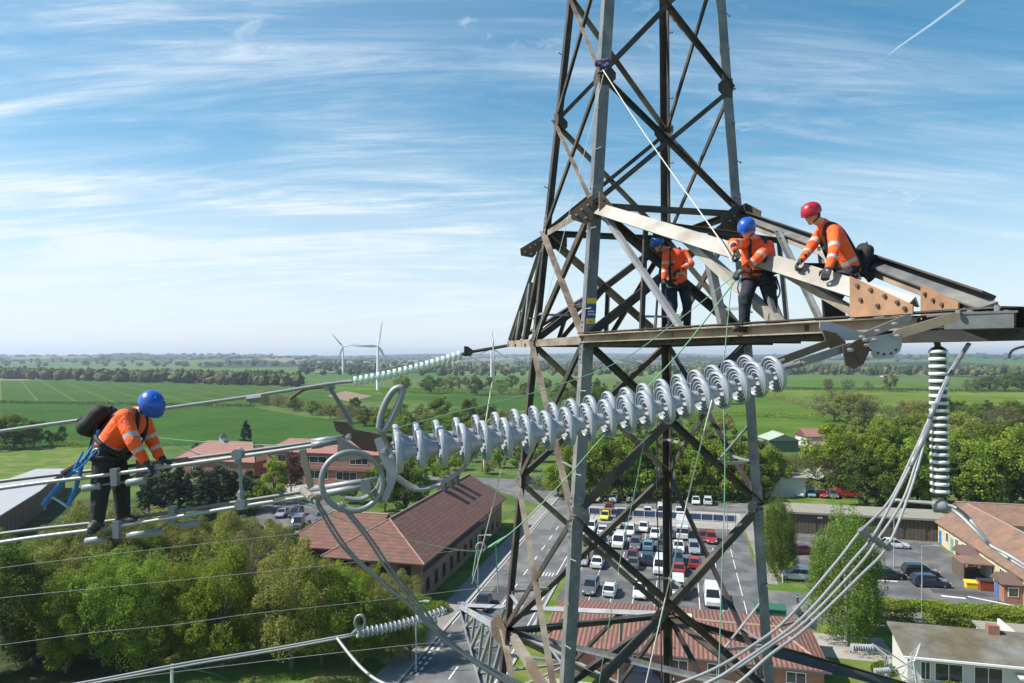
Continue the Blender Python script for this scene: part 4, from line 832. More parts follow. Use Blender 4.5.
# ================================================================== THE LATTICE TOWER
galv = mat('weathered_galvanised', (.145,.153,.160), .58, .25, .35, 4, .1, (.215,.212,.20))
galv_t = mat('sunlit_stained_steel', (.25,.21,.165), .7, .1, .4, 3.5, .1, (.14,.10,.07))  # stained steel, with the tan of sunlit faces put into its colour
galv_d = mat('shade_dark_steel', (.036,.035,.034), .65, .15, .4, 3.5, .1, (.085,.062,.043))  # near black of steel in shade, put into the colour
pale = mat('pale_painted_beam', (.36,.338,.30), .6, 0, .22, 2.5, 0, (.235,.212,.18), stretch=(1,1,1))
rust = mat('rusty_plate', (.33,.185,.105), .8, 0, .25, 5, .15, (.23,.13,.08))
rust_d = mat('dark_rusty_plate', (.075,.052,.038), .75, .1, .25, 4, .1, (.12,.075,.045))
boltm = mat('bolt', (.30,.30,.30), .45, .6, .1, 8)
lightbar = mat('pale_galvanised', (.26,.268,.275), .5, .3, .12, 3, .05, (.34,.34,.34))
TX, TY, TTH, H0 = 2.5948, 14.8197, .24916, 1.78
tc_, ts_ = math.cos(TTH), math.sin(TTH); SG = {'A':(-1,-1),'B':(1,-1),'C':(1,1),'D':(-1,1)}
def half(z): return H0-.0662*z if z > 0 else (H0-.0611*z if z > -13 else H0+.0611*13+(-13-z)*.155)
def TP(leg, z, k=1.0):
    a, b = SG[leg]; h = half(z)*k
    return Vector((TX+.0227*z+h*(a*tc_-b*ts_), TY+h*(a*ts_+b*tc_), CAMH+z))
def face_out(l1, l2):
    a = (SG[l1][0]+SG[l2][0])/2; b = (SG[l1][1]+SG[l2][1])/2; return Vector((a*tc_-b*ts_, a*ts_+b*tc_, 0))
def leg_out(l): a, b = SG[l]; return Vector((a*tc_-b*ts_, a*ts_+b*tc_, 0)).normalized()
tower = thing('lattice_tower', 'tall steel lattice pylon with crossarms that the workers climb', 'pylon')
LEV = [11.2, 8.3, 5.4, 2.85, .3, -2.95, -6.6, -9.2, -13, -20.5, -28.9]
legw = .205; legob = {}
def leg_angle(mb, p0, p1, l, w, t=.026):
    """steel angle whose two flanges lie in the two tower faces meeting at leg l"""
    a, b = SG[l]; ex = Vector((tc_, ts_, 0))*(-a); ey = Vector((-ts_, tc_, 0))*(-b)
    sec = [(0,0),(w,0),(w,t),(t,t),(t,w),(0,w)]
    r0_ = [p0+ex*x+ey*y for x, y in sec]; r1_ = [p1+ex*x+ey*y for x, y in sec]
    fl = [[0,1,2,3],[0,3,4,5],[9,8,7,6],[11,10,9,6]]+[[(i+1) % 6, i, 6+i, 6+(i+1) % 6] for i in range(6)]
    if a*b < 0: fl = [q[::-1] for q in fl]
    mb.add(r0_+r1_, fl)
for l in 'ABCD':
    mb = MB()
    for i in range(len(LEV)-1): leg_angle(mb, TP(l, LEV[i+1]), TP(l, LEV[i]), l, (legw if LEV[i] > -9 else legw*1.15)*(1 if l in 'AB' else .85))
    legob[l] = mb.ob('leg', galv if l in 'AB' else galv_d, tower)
    for i, z in enumerate(np.arange(-9, 9.5, .76)):           # step bolts
        p = TP(l, float(z)); o = leg_out(l); s = Vector((-o.y, o.x, 0))*(1 if i % 2 else -1)
        d = (o*.15+s*.98).normalized() if l != 'A' else (Vector((tc_,ts_,0))*(1 if i % 2 else -1)*.3-Vector((-ts_,tc_,0))).normalized()
        MB().tube([p, p+d*.16], .011, 6).lathe([(.001,.0),(.02,.0),(.02,.018),(.001,.018)], p+d*.15, d, 6).ob('step_bolt', boltm, legob[l])
    for z in (2.85, .3, -2.95):                               # splice plates with bolt heads
        o = leg_out(l); p = TP(l, z); mb = MB(); leg_angle(mb, TP(l, z-.42)+o*.014, TP(l, z+.42)+o*.014, l, legw*.92, .012)
        a, b = SG[l]
        for k in range(8):
            q = TP(l, z-.36+k*.1); ex = Vector((tc_, ts_, 0))*(-a); ey = Vector((-ts_, tc_, 0))*(-b)
            mb.lathe([(.018,0),(.018,.02),(.001,.02)], q+ex*.11-ey*.005+o*.014, -ey, 6); mb.lathe([(.018,0),(.018,.02),(.001,.02)], q+ey*.11-ex*.005+o*.014, -ex, 6)
        mb.ob('splice_plate', galv, legob[l])
FACES = [('A','B'),('B','C'),('C','D'),('D','A')]
def brace(p0, p1, w, out, m, name='diagonal_brace', par=None): return MB().angle(p0, p1, w, out).ob(name, m, par or tower)
def tone(l1, l2, k):  # picks shade-dark and sunlit-tan steel colours by tower face
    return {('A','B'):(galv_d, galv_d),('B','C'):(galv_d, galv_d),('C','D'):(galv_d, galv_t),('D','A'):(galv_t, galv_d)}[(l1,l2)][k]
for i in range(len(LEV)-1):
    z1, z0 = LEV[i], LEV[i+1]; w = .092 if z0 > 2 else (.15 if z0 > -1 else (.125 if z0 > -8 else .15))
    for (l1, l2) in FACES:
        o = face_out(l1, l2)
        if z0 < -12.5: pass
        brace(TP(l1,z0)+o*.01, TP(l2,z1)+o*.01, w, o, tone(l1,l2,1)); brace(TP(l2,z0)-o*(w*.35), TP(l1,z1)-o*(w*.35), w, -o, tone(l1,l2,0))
        # redundant members from the crossing point
        if -8 < z0 < 2.5 or z0 < -8:
            h0_, h1_ = half(z0), half(z1); t = h0_/(h0_+h1_); x = TP(l1,z0).lerp(TP(l2,z1), t); zc = x.z-CAMH
            zz0 = z0+(z1-z0)*t*.5; q0 = TP(l1,z0).lerp(TP(l2,z1), t*.5); q1 = TP(l2,z0).lerp(TP(l1,z1), t*.5)
            if (l1, l2) == ('A','B') and z0 in (-2.95, -6.6): brace(TP(l2, zz0)-o*.06, q1-o*.06, .06, -o, lightbar, 'redundant_bar'); brace(TP(l2, z0+(z1-z0)*t)-o*.06, q1-o*.06, .055, -o, galv, 'redundant_bar')
            if z0 < 2.5 and not (l1, l2) == ('A','B'):
                brace(TP(l1, zz0)-o*.06, q0-o*.06, .055, -o, lightbar, 'redundant_bar'); brace(TP(l2, zz0)-o*.06, q1-o*.06, .055, -o, lightbar, 'redundant_bar')
for z, w in ((2.85,.13),(.3,.16),(-6.6,.17),(-9.2,.15),(-13,.15)):
    for (l1, l2) in FACES:
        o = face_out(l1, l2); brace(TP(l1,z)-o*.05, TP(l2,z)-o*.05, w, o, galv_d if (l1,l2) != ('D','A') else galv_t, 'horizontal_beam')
for z in (.3, -6.6, -9.2):
    brace(TP('A',z)+Vector((0,0,.03)), TP('C',z)+Vector((0,0,.03)), .10, (0,0,1), galv if z < 0 else galv_d, 'plan_brace'); brace(TP('B',z)-Vector((0,0,.03)), TP('D',z)-Vector((0,0,.03)), .10, (0,0,-1), galv_d if z > -5 else galv, 'plan_brace')
def plate_at(name, pts, off, m, par=None):
    return MB().prism(pts, off).ob(name, m, par or tower)
def gusset(c, e1, e2, outline, th, m, name='gusset_plate', par=None, bolts=(), n=None):
    """flat plate: outline in the (e1, e2) plane round c, with bolt heads"""
    e1 = Vector(e1).normalized(); e2 = Vector(e2); e2 = (e2-e1*e2.dot(e1)).normalized(); nn = e1.cross(e2); 
    mb = MB().prism([c+e1*x+e2*y-nn*th/2 for x, y in outline], nn*th)
    g = mb.ob(name, m, par or tower)
    for (x, y) in bolts:
        for s in (-1, 1): MB().lathe([(.024,-.004),(.024,.022),(.001,.024)], c+e1*x+e2*y+nn*s*th/2, nn*s, 6).ob('bolt', boltm if m is not rust else rust_d, g)
    return g
ex, ey = Vector((tc_, ts_, 0)), Vector((-ts_, tc_, 0)); ez = Vector((0,0,1))
# gussets where the top chords meet the legs
gusset(TP('A',2.76)-ey*.03, -ex*.85+ey*.35, ez, [(.0,.27),(.41,-.04),(.39,-.18),(.10,-.28),(-.02,-.18)], .022, rust_d, bolts=[(.30,-.1),(.2,.0),(.08,.08),(.12,-.16)])
gusset(TP('A',2.76)-ey*.30+ex*.03, ex, ez, [(.0,.27),(.06,.25),(.27,.03),(.25,-.18),(.0,-.18)], .02, rust, bolts=[(.1,.1),(.19,.0),(.1,-.02),(.19,-.11),(.08,-.12)])
gusset(TP('D',2.78)-ey*.04, -ex*.9+ey*.2, ez, [(.54,-.28),(.52,-.44),(.25,-.49),(-.09,-.14),(-.07,.16),(.08,.0)], .022, rust_d, bolts=[(.42,-.35),(.3,-.25),(.18,-.18),(.06,-.08),(.28,-.40)])
gusset(TP('D',2.74)+ex*.3, ex, ez, [(-.34,.18),(.3,.12),(.3,-.18),(-.3,-.28)], .02, galv_d, bolts=[(0,0),(-.15,0)])
gusset(TP('B',2.80)+ex*.03, -ey, ez, [(-.35,.20),(.10,.24),(.6,-.02),(.55,-.30),(-.2,-.28)], .02, galv_d, bolts=[(.4,-.1),(.2,0),(0,0)])
gusset(TP('B',2.78)-ey*.03, -ex, ez, [(-.1,.2),(.2,.2),(.5,-.02),(.45,-.34),(0,-.3)], .02, galv_d, bolts=[(.2,0),(.3,-.1)])
gusset(TP('C',2.78)-ex*.1, -ex, ez, [(-.1,.2),(.2,.2),(.5,-.02),(.45,-.34),(0,-.3)], .02, galv_d)
gusset(TP('D',-6.6)-ex*.05, ey, ez, [(-.5,.22),(.3,.30),(1.15,-.20),(1.0,-.50),(-.4,-.30)], .024, rust_d, bolts=[(.85,-.25),(.6,-.1),(.3,0),(0,0),(.6,-.3)])
gusset(TP('C',-6.6)-ey*.1, -ex, ez, [(-.1,.3),(.3,.3),(.6,-.1),(.5,-.4),(-.1,-.3)], .02, galv_d)
for l in 'ABCD':
    for z in (5.4, -2.95):
        for sgn, (e, n_) in enumerate(((ex, ey),(ey, ex))):
            s = -SG[l][sgn]; gusset(TP(l,z)+e*s*.12+n_*SG[l][1-sgn]*.006, e*s, ez, [(-.12,.2),(.06,.2),(.2,.06),(.2,-.06),(.06,-.2),(-.12,-.2)], .014, galv_d if z > 0 else galv, bolts=[(.08,.08),(.08,-.08)] if z < 0 else ())
# identification plates on the near leg
blue = mat('plate_blue', (.03,.07,.28), .4); yl = mat('plate_yellow', (.70,.52,.05), .4); wh = mat('plate_white', (.7,.7,.7), .4)
def leg_plate(z0, z1, m):
    mb = MB(); p0, p1 = TP('A', z0), TP('A', z1); d = ex*.20; o = -ey*.012
    return mb.prism([p0+ex*.02+o*2, p0+d+o*2, p1+d+o*2, p1+ex*.02+o*2], -ey*.006).ob('sign_plate', m, legob['A'])
leg_plate(.98, 1.08, yl); s = leg_plate(.72, .96, blue); leg_plate(.60, .70, yl); leg_plate(-.95,-.86, yl); leg_plate(-1.08,-.97, blue)
mb = MB(); 
for k in range(3): 
    for j in range(4-k): mb.box(.045+j*.04,.07+j*.04,-.043,-.038,.76+k*.055,.79+k*.055)
mb.v = [TP('A',0)-Vector((0,0,0))+ex*v.x+ey*v.y+ez*v.z+(TP('A',.8)-TP('A',0)-ez*.8) for v in mb.v]; mb.ob('plate_mark', wh, s)

# ------------------------------------------------------------------ crossarms
def arm(tip, z_top, legs, zb, wc, depth_m, top_m, top_end, name='crossarm', zig=5, tw=.26, faint=False, sag=0.0):
    """triangular crossarm: two bottom chords to the tip, two top chords down to them, lattice between"""
    a = empty(name); a.parent = tower; l1, l2 = legs; T = Vector(tip); B1, B2 = TP(l1, zb), TP(l2, zb); t1, t2 = TP(l1, z_top), TP(l2, z_top)
    return a, T, B1, B2, t1, t2
TIP = Vector((4.70, 6.42, CAMH+.335))
near_arm, T, b1, b2, t1, t2 = arm(TIP, 2.82, 'AB', .3, 0, 0, 0, 0)
out1 = (b1-b2).normalized(); 
def chan(p0, p1, h, w, side, m, name, par, th=.018):
    """steel channel: web of height h facing `side`, flanges of width w turned away"""
    p0 = Vector(p0); p1 = Vector(p1); d = (p1-p0).normalized(); up = Vector((0,0,1)); up = (up-d*up.dot(d)).normalized(); s = d.cross(up); s = s if s.dot(Vector(side)) > 0 else -s
    sec = [(0,-h/2),(0,h/2),(-w,h/2),(-w,h/2-th),(-th,h/2-th),(-th,-h/2+th),(-w,-h/2+th),(-w,-h/2)]
    v = [p0+s*x+up*y for x, y in sec]+[p1+s*x+up*y for x, y in sec]
    f = [[(i+1) % 8, i, 8+i, 8+(i+1) % 8] for i in range(8)]+[[0,5,6,7],[0,1,4,5],[1,2,3,4]]+[[15,14,13,8],[13,12,9,8],[12,11,10,9]]
    if d.cross(up).dot(Vector(side)) <= 0: f = [q[::-1] for q in f]
    return MB().add(v, f).ob(name, m, par)
tan = mat('tan_channel', (.29,.24,.18), .7, .1, .3, 3.5, .05, (.19,.145,.10))
# near bottom chord: two channels one over the other with a dark top flange
up = Vector((0,0,1))
e1 = b1.lerp(T, 1.0); 
chan(b1+up*.02, b1.lerp(T,.875)+up*.02, .15, .12, out1*-1, tan, 'bottom_chord', near_arm); chan(b1.lerp(T,.877)+up*.02-out1*.05, T+up*.02-out1*.05, .14, .12, out1*-1, galv_d, 'bottom_chord', near_arm);  # outer length takes the darker colour to stand for shadow near the tip
MB().prism([b1+up*.115+out1*.13, b1+up*.115-out1*.13, T+up*.115-out1*.13, T+up*.115+out1*.13], (0,0,.018)).ob('top_flange', galv_d, near_arm)
chan(b1-up*.10-out1*.03, T-up*.10-out1*.03, .07, .08, out1, galv_d, 'bottom_rail', near_arm)
chan(b2+up*.02, T+up*.02+(b2-b1)*.05, .17, .10, out1, galv_d, 'bottom_chord', near_arm)
MB().prism([b2+up*.115+out1*.12, b2+up*.115-out1*.12, T+up*.115-out1*.12+(b2-b1)*.05, T+up*.115+out1*.12+(b2-b1)*.05], (0,0,.018)).ob('top_flange', galv_d, near_arm)
Q1 = b1.lerp(T, .86)+up*.22; Q2 = b2.lerp(T, .955)+up*.17
MB().angle(t1.lerp(Q1,.035), Q1, .25, (-.45,-.55,.5), .022, .16).ob('top_chord', pale, near_arm)
MB().angle(t2, Q2, .19, (-.35,-.1,.95), .022, .10).ob('top_chord', galv, near_arm); MB().angle(t2-Vector((.03,.02,.12)), Q2-Vector((.03,.02,.10)), .12, (-.8,-.45,.3), .02, .05).ob('top_chord_flange', tan, near_arm)
MB().angle(t2+Vector((.03,.03,.10)), Q2+Vector((.05,.05,.12)), .16, (.3,.2,.9), .02, .1).ob('top_chord_cap', galv_d, near_arm)
def on(c, p0, p1): return Vector(p0).lerp(Vector(p1), c)
for k, (c0, c1, m, w) in enumerate([(.0,.36,lightbar,.09),(.36,.62,pale,.13),(.62,.80,tan,.09)]):
    MB().angle(on(c0, t1, Q1)-out1*.10, on(c1, b1, T)-out1*.08, w, out1, w*.1).ob('web_brace', m, near_arm)
for k, (c0, c1, m, w) in enumerate([(.22,.20,galv_d,.07),(.45,.46,galv,.11),(.62,.60,galv,.06)]):
    MB().angle(on(c0, t1, Q1)-out1*.16, on(c1, b1, T)-out1*.14, w, out1).ob('web_post', m, near_arm)
for c0, c1, m, w in [(0.02,.30,galv_d,.09),(.30,.50,galv,.08),(.50,.78,pale,.09),(.3,.30,galv,.06),(.52,.50,galv,.06)]:
    MB().angle(on(c0, t2, Q2)+out1*.10, on(c1, b2, T)+out1*.1, w, -out1).ob('web_brace', m, near_arm)
for k in range(5):                                           # plan bracing of the floor of the arm
    c0, c1 = k*.17, (k+1)*.17; p0, p1 = (b1, b2) if k % 2 == 0 else (b2, b1)
    MB().angle(on(c0, p0, T)-up*.02, on(c1, p1, T)-up*.02, .08, (0,0,-1)).ob('plan_brace', galv_d, near_arm); MB().angle(on(c1, b1, T)-up*.03, on(c1, b2, T)-up*.03, .08, (0,0,1)).ob('plan_strut', galv_d, near_arm)
for c0, c1, m in [(.30,.30,galv_d),(.62,.62,galv_d)]: MB().angle(on(c0, t1, Q1)-up*.12, on(c1, t2, Q2)-up*.12, .08, (0,0,1)).ob('top_strut', m, near_arm)
MB().angle(on(.0, t1, Q1)+up*-.1, on(.32, t2, Q2)-up*.12, .09, (0,0,1)).ob('top_brace', galv_d, near_arm)
# end gussets, rusty and bolted
d1 = (T-b1).normalized()
gusset(on(.845, b1, T)+up*.30+out1*.14, d1, up, [(-.44,.28),(-.44,-.19),(.28,-.19),(.28,-.10)], .018, rust, par=near_arm, bolts=[(-.34,.16),(-.18,.10),(-.02,.02),(.12,-.06),(-.3,.0),(-.1,-.08),(.2,-.13)])
d2 = (T-b2).normalized()
gusset(on(.86, b2, T)+up*.28+out1*.10, d2, up, [(-.30,.20),(-.30,-.2),(.35,-.2),(.35,-.06)], .018, rust, par=near_arm, bolts=[(-.2,.08),(-.05,.0),(.1,-.06)])
# box end fitting
de = Vector((1,-.18,0)).normalized(); E0 = P(968,321,6.75)
chan(P(944,322,6.34), P(1014,320,6.05), .135, .3, (-.1,-1,0), galv, 'end_box', near_arm); chan(P(900,337,7.1), P(1060,333,6.3), .12, .2, (-.1,-1,0), galv_d, 'end_rail', near_arm)
MB().prism([P(942,315,6.34), P(1018,312.5,6.03), P(1018,312.5,6.03)+Vector((.1,.4,0)), P(942,315,6.34)+Vector((.1,.4,0))], (0,0,.02)).ob('end_plate', galv, near_arm)
for px in (958, 970, 997, 1006): MB().tube([P(px,314,6.25), P(px,305 if px == 997 else 310,6.25)], .022, 6).ob('bolt', boltm, near_arm)
MB().tube([P(935,336,7.0), P(938,346,7.0)], .03, 8).tube([P(925,337,7.0), P(948,336,7.0)], .035, 8).ob('hanger', rust_d, near_arm)
# far upper arm
FT = Vector((-.17, 24.0, CAMH+.42)); far_arm = empty('crossarm'); far_arm.parent = tower
bd, bc, td, tcx = TP('D',.3), TP('C',.3), TP('D',2.72), TP('C',2.72); outd = (bd-bc).normalized()
chan(bd, FT, .2, .14, outd, tan, 'bottom_chord', far_arm); chan(bc, FT+(bc-bd)*.05, .2, .14, -outd, galv_d, 'bottom_chord', far_arm)
MB().angle(td, on(.88, bd, FT)+up*.2, .15, (-.6,-.3,.6), .02, .10).ob('top_chord', galv, far_arm); MB().angle(tcx, on(.88, bc, FT)+up*.2, .13, (.6,-.3,.6)).ob('top_chord', galv_d, far_arm)
for c0, c1, m in [(0,.3,galv_d),(.32,.3,galv),(.32,.6,galv_d),(.6,.6,galv),(.62,.82,galv_d)]:
    MB().angle(on(c0, td, on(.88, bd, FT)), on(c1, bd, FT), .13, outd).ob('web_brace', m, far_arm); MB().angle(on(c0, tcx, on(.88, bc, FT)), on(c1, bc, FT), .1, -outd).ob('web_brace', galv_d, far_arm)
for k in range(5):
    p0, p1 = (bd, bc) if k % 2 else (bc, bd); MB().angle(on(k*.18, p0, FT), on(k*.18+.18, p1, FT), .09, (0,0,1)).ob('plan_brace', galv_d, far_arm)
# middle pair of arms, lower down
def low_arm(tip, l1, l2, zt, zb, m1, m2, w):
    a = empty('crossarm'); a.parent = tower; T_ = Vector(tip); p1, p2, q1, q2 = TP(l1,zb), TP(l2,zb), TP(l1,zt), TP(l2,zt); o = (p1-p2).normalized()
    for p, mm, s in ((p1,m1,1),(p2,m2,-1)): MB().angle(p, T_+(p-p1)*.04, w, o*s).ob('bottom_chord', mm, a)
    e1_, e2_ = on(.93, p1, T_)+up*.15, on(.93, p2, T_)+up*.15
    for q, e_, mm, s in ((q1,e1_,m1,1),(q2,e2_,m2,-1)): MB().angle(q, e_, w, o*s+up*.6).ob('top_chord', mm, a)
    for k in range(5):
        c0, c1 = k*.19, (k+1)*.19
        for (u0, u1, v0, v1, mm) in ((q1,e1_,p1,T_,lightbar),(q2,e2_,p2,T_,galv_d)):
            MB().angle(on(c0,u0,u1), on(c1,v0,v1), .09, o).ob('web_brace', mm, a)
            if k: MB().angle(on(c0,u0,u1), on(c0,v0,v1), .07, o).ob('web_post', lightbar, a)
        x, y = ((p1,p2) if k % 2 else (p2,p1)); MB().angle(on(c0,x,T_), on(c1,y,T_), .08, (0,0,1)).ob('plan_brace', lightbar, a)
        if k: MB().angle(on(c0,p1,T_), on(c0,p2,T_), .08, (0,0,1)).ob('plan_strut', lightbar, a)
    return a
LTIP = P(458,604,24.6); low_arm(LTIP, 'D', 'C', -6.6, -9.2, lightbar, lightbar, .17)
low_arm((5.4, 4.4, CAMH-9.2), 'A', 'B', -6.6, -9.2, galv_d, galv_d, .2)
sa = empty('crossarm'); sa.parent = tower; SE = P(1010,716,14.4)
MB().angle(TP('B',-5.75), SE, .2, (0,-.5,.8)).ob('top_chord', galv_d, sa); MB().angle(TP('B',-9.2), SE-up*.1, .16, (0,-.6,-.6)).ob('bottom_chord', galv_d, sa); MB().angle(TP('C',-6.6), SE+up*.05+ey*.1, .16, (0,.5,.8)).ob('top_chord', galv_d, sa)
# concrete footings
for l in 'ABCD':
    p = TP(l, -28.9); MB().box(p.x-.6,p.x+.6,p.y-.6,p.y+.6,-.2,.35).ob('footing', paleconc, tower)

# ================================================================== INSULATORS AND CONDUCTORS
alu = mat('aluminium_strand', (.30,.305,.31), .5, .3, .08, 30); alu_d = mat('weathered_strand', (.17,.174,.178), .55, .3, .1, 30); fit = mat('cast_fitting', (.23,.243,.256), .5, .35, .12, 6, .05)
glassd = mat('pale_glass_disc', (.55,.66,.62), .12, var=.06, spec=.6)
DISC = [(.001,-.02),(.046,-.02),(.052,-.005),(.055,.02),(.066,.046),(.082,.068),(.100,.084),(.122,.095),(.146,.100),(.160,.107),(.167,.120),(.167,.138),(.161,.150),(.153,.150),(.147,.140),(.143,.122),(.134,.122),(.130,.142),(.121,.142),(.116,.118),(.105,.116),(.100,.138),(.091,.138),(.086,.110),(.076,.108),(.070,.132),(.061,.132),(.055,.100),(.030,.095),(.016,.10),(.016,.165)]
def disc_mesh(k=1., m=porc, seg=40):
    mb = MB().lathe([(r*k, t*k) for r, t in DISC], (0,0,0), (0,0,1), seg); o = mb.ob('disc', m, smooth=True); me = o.data; bpy.data.objects.remove(o)
    pin = MB().lathe([(.03*k,.135*k),(.03*k,.15*k),(.02*k,.168*k),(.02*k,.18*k)], (0,0,0), (0,0,1), 10); return me
def string(label, p0, p1, n, me, sub=None, group=None, sag=0., pinr=.017):
    """cap and pin string from the tower end p0 to the line end p1, one disc object per insulator"""
    p0 = Vector(p0); p1 = Vector(p1); t = thing('insulator_string', label, 'insulator', p0, 0, group); d = p1-p0
    def pos(c): return d*c+Vector((0,0,-sag*4*c*(1-c)))
    MB().tube([pos(i/10) for i in range(11)], pinr, 8).ob('pin_chain', fit, t)
    for i in range(n):
        q = pos(i/n); e = (pos((i+1)/n)-q).normalized(); o = bpy.data.objects.new('disc', me); COL.objects.link(o); o.parent = t; o.location = q; o.rotation_mode = 'QUATERNION'; o.rotation_quaternion = e.to_track_quat('Z', 'Y')
    return t
big = disc_mesh(1.07); 
RE, LE = P(786,370,6.52), P(392,452.5,5.74); off = Vector((-.085,.44,.012))
string('nearer long string of pale ribbed discs running down left from the crossarm', RE, LE, 20, big, sag=.10)
string('farther long string of pale discs, half hidden behind the nearer one', RE+off, LE+off, 20, big, sag=.10)
_D = DISC; DISC = [(.001,-.02),(.05,-.02),(.06,.03),(.12,.045),(.15,.06),(.155,.075),(.155,.145),(.14,.155),(.03,.14)]; sm_ = disc_mesh(1.0, glassd, 20); DISC = _D
FTL = FT+Vector((0,-.2,-.15))
string('pale insulator string on the far upper crossarm, before the wind turbines', P(462,354.5,23.6), P(353,381.5,22.3), 20, sm_, sag=.08, group=None)
string('pale insulator string on the lower left crossarm above the road', P(446,610,24.2), P(357,633,22.6), 20, disc_mesh(1.0, porc, 20), sag=.1)
def ppoly(pts, Y, th, name, m, par, rel=None):
    v = [P(x, y, Y) for x, y in pts]; r0_ = par.location
    return MB().prism([q-r0_ for q in v], (0, th, 0)).ob(name, m, par)
def hexbolts(pts, Y, par, r=.022):
    for x, y in pts: MB().lathe([(r,.03),(r,-.03),(.001,-.035)], P(x,y,Y)-par.location, (0,1,0), 6).ob('bolt', boltm, par)
# links between crossarm end and strings
t = thing('link_assembly', 'steel link plates and round rusty plates joining crossarm to insulator strings', 'link fitting', P(850,345,6.2))
def bar(p, q, w, th, name, m, Y0, Y1):
    a, b = P(*p, Y0), P(*q, Y1); d = (b-a).normalized(); n = Vector((0,1,0)).cross(d).normalized()*w/2; r = t.location
    end = lambda c, s: [c+d*s*w*.5*math.cos(k)+n*math.sin(k)*s for k in (-1.57,-.9,-.3,.3,.9,1.57)]
    pts = end(b, 1)+end(a, -1); return MB().prism([x-r for x in pts], (0,th,0)).ob(name, m, t)
gmid = mat('weathered_link', (.20,.195,.185), .55, .3, .15, 5, .08, (.25,.21,.17)); gplate = mat('blue_grey_plate', (.27,.295,.325), .5, .3, .1, 4)
bar((796,364.5),(851,346.5),.075,.03,'link_bar',gmid,6.440,6.530); bar((779,361.5),(838,340),.075,.03,'link_bar',mat('brown_link', (.17,.125,.09), .6, .2, .15, 5),6.840,6.900)
bar((860,338),(908,318),.075,.03,'link_bar',gmid,6.900,6.8); bar((899,334),(955,317),.085,.03,'link_bar',gmid,6.470,6.10)
ppoly([(843,347),(846,365),(855,369),(864,363.5),(870,350),(869,340),(862,337.5),(847,346)], 6.470, .025, 'round_plate', rust_d, t)
ppoly([(823,330),(826,341),(833,352),(845,350),(846,342),(836,333)], 6.860, .025, 'round_plate', rust_d, t)
ppoly([(820,322),(820,328),(826,339),(838,341),(858,340),(868,334),(852,329),(830,322)], 6.900, .02, 'yoke_plate', gplate, t)
ppoly([(868,338),(872,354),(874,357.5),(880,358.5),(893,357),(900,351.5),(902,345),(901.5,333),(895,333),(872,337)], 6.550, .02, 'yoke_plate', gplate, t)
hexbolts([(803,363),(850,350),(867,345),(865,340),(875,340),(898,336)], 6.450, t); hexbolts([(909,331),(925,326),(941,321.5),(950,318.5),(862,337),(878,331),(895,324)], 6.500, t, .02)
for x, y in ((878,353),(884,354.3),(891,353.3),(896,350),(870,350)): MB().lathe([(.014,.0),(.014,-.004),(.001,-.004)], P(x,y,6.548)-t.location, (0,1,0), 10).ob('hole', plastic, t)
MB().tube([P(784,367,6.470)-t.location, P(800,363,6.450)-t.location], .028, 8).tube([P(772,363,6.860)-t.location, P(784,360,6.860)-t.location], .028, 8).ob('clevis', fit, t)
# yoke and arcing rings at the line end
t = thing('yoke_assembly', 'grey yoke arm with brown plate, big steel ring and upright loop at the line end', 'yoke fitting', P(370,455,5.9))
r = t.location
ppoly([(333,421),(345,422),(353,429),(390,436.5),(392,440),(387,448),(376,452),(362,450),(345,436),(336,431)], 5.86, .05, 'brown_plate', rust_d, t)
ppoly([(338,436),(361,450),(362,459),(344,462),(337,459)], 5.92, .03, 'rear_plate', gmid, t)
ppoly([(374,440),(384,436),(392,448),(399,461),(398,474),(392,490),(386,503),(381,500),(387,484),(386,470),(380,458)], 5.80, .05, 'yoke_arm', gplate, t)
ppoly([(393,451),(404,448),(407,454),(403,459),(395,460)], 5.78, .06, 'socket', fit, t)
hexbolts([(392,457),(384,452),(349,437),(366,484),(366,489)], 5.78, t, .028)
ring = [P(352+33*math.cos(k*math.pi/24)*.93, 481.5+29.5*math.sin(k*math.pi/24), 5.70+.10*math.cos(k*math.pi/24))-r for k in range(49)]
MB().tube(ring, .024, 10, False).ob('arcing_ring', fit, t, True)
lp = [(379,428),(381,415),(387,400),(394,390),(400,387.5),(402.5,390),(400,400),(393,416),(386,428),(382,431.5),(379,428)]
MB().tube(spline([P(x,y,5.75)-r for x, y in lp], 4), .028, 8, False).ob('arcing_loop', fit, t, True); MB().tube([P(381,431,5.75)-r, P(389,447,5.8)-r], .024, 8).ob('loop_stem', gmid, t)
MB().tube(spline([P(x,y,5.82)-r for x, y in ((345,498),(362,499),(376,490),(381,478))],4), .02, 8).ob('horn', fit, t)
ppoly([(361,480),(369,480),(371,487),(369,494),(362,494),(360,487)], 5.68, .03, 'link_plate', fit, t)
MB().tube(spline([P(x,y,5.95)-r for x, y in ((395,478),(415,490),(437,486),(462,470),(476,452))],5), .016, 6).ob('bonding_lead', alu, t)
MB().tube(spline([P(x,y,6.2)-r for x, y in ((398,476),(418,488),(440,483),(464,467),(478,450))],5), .016, 6).ob('bonding_lead', alu, t)
ppoly([(299,450),(305,449),(313,487),(308,490)], 6.05, .03, 'spacer_plate', gmid, t); 
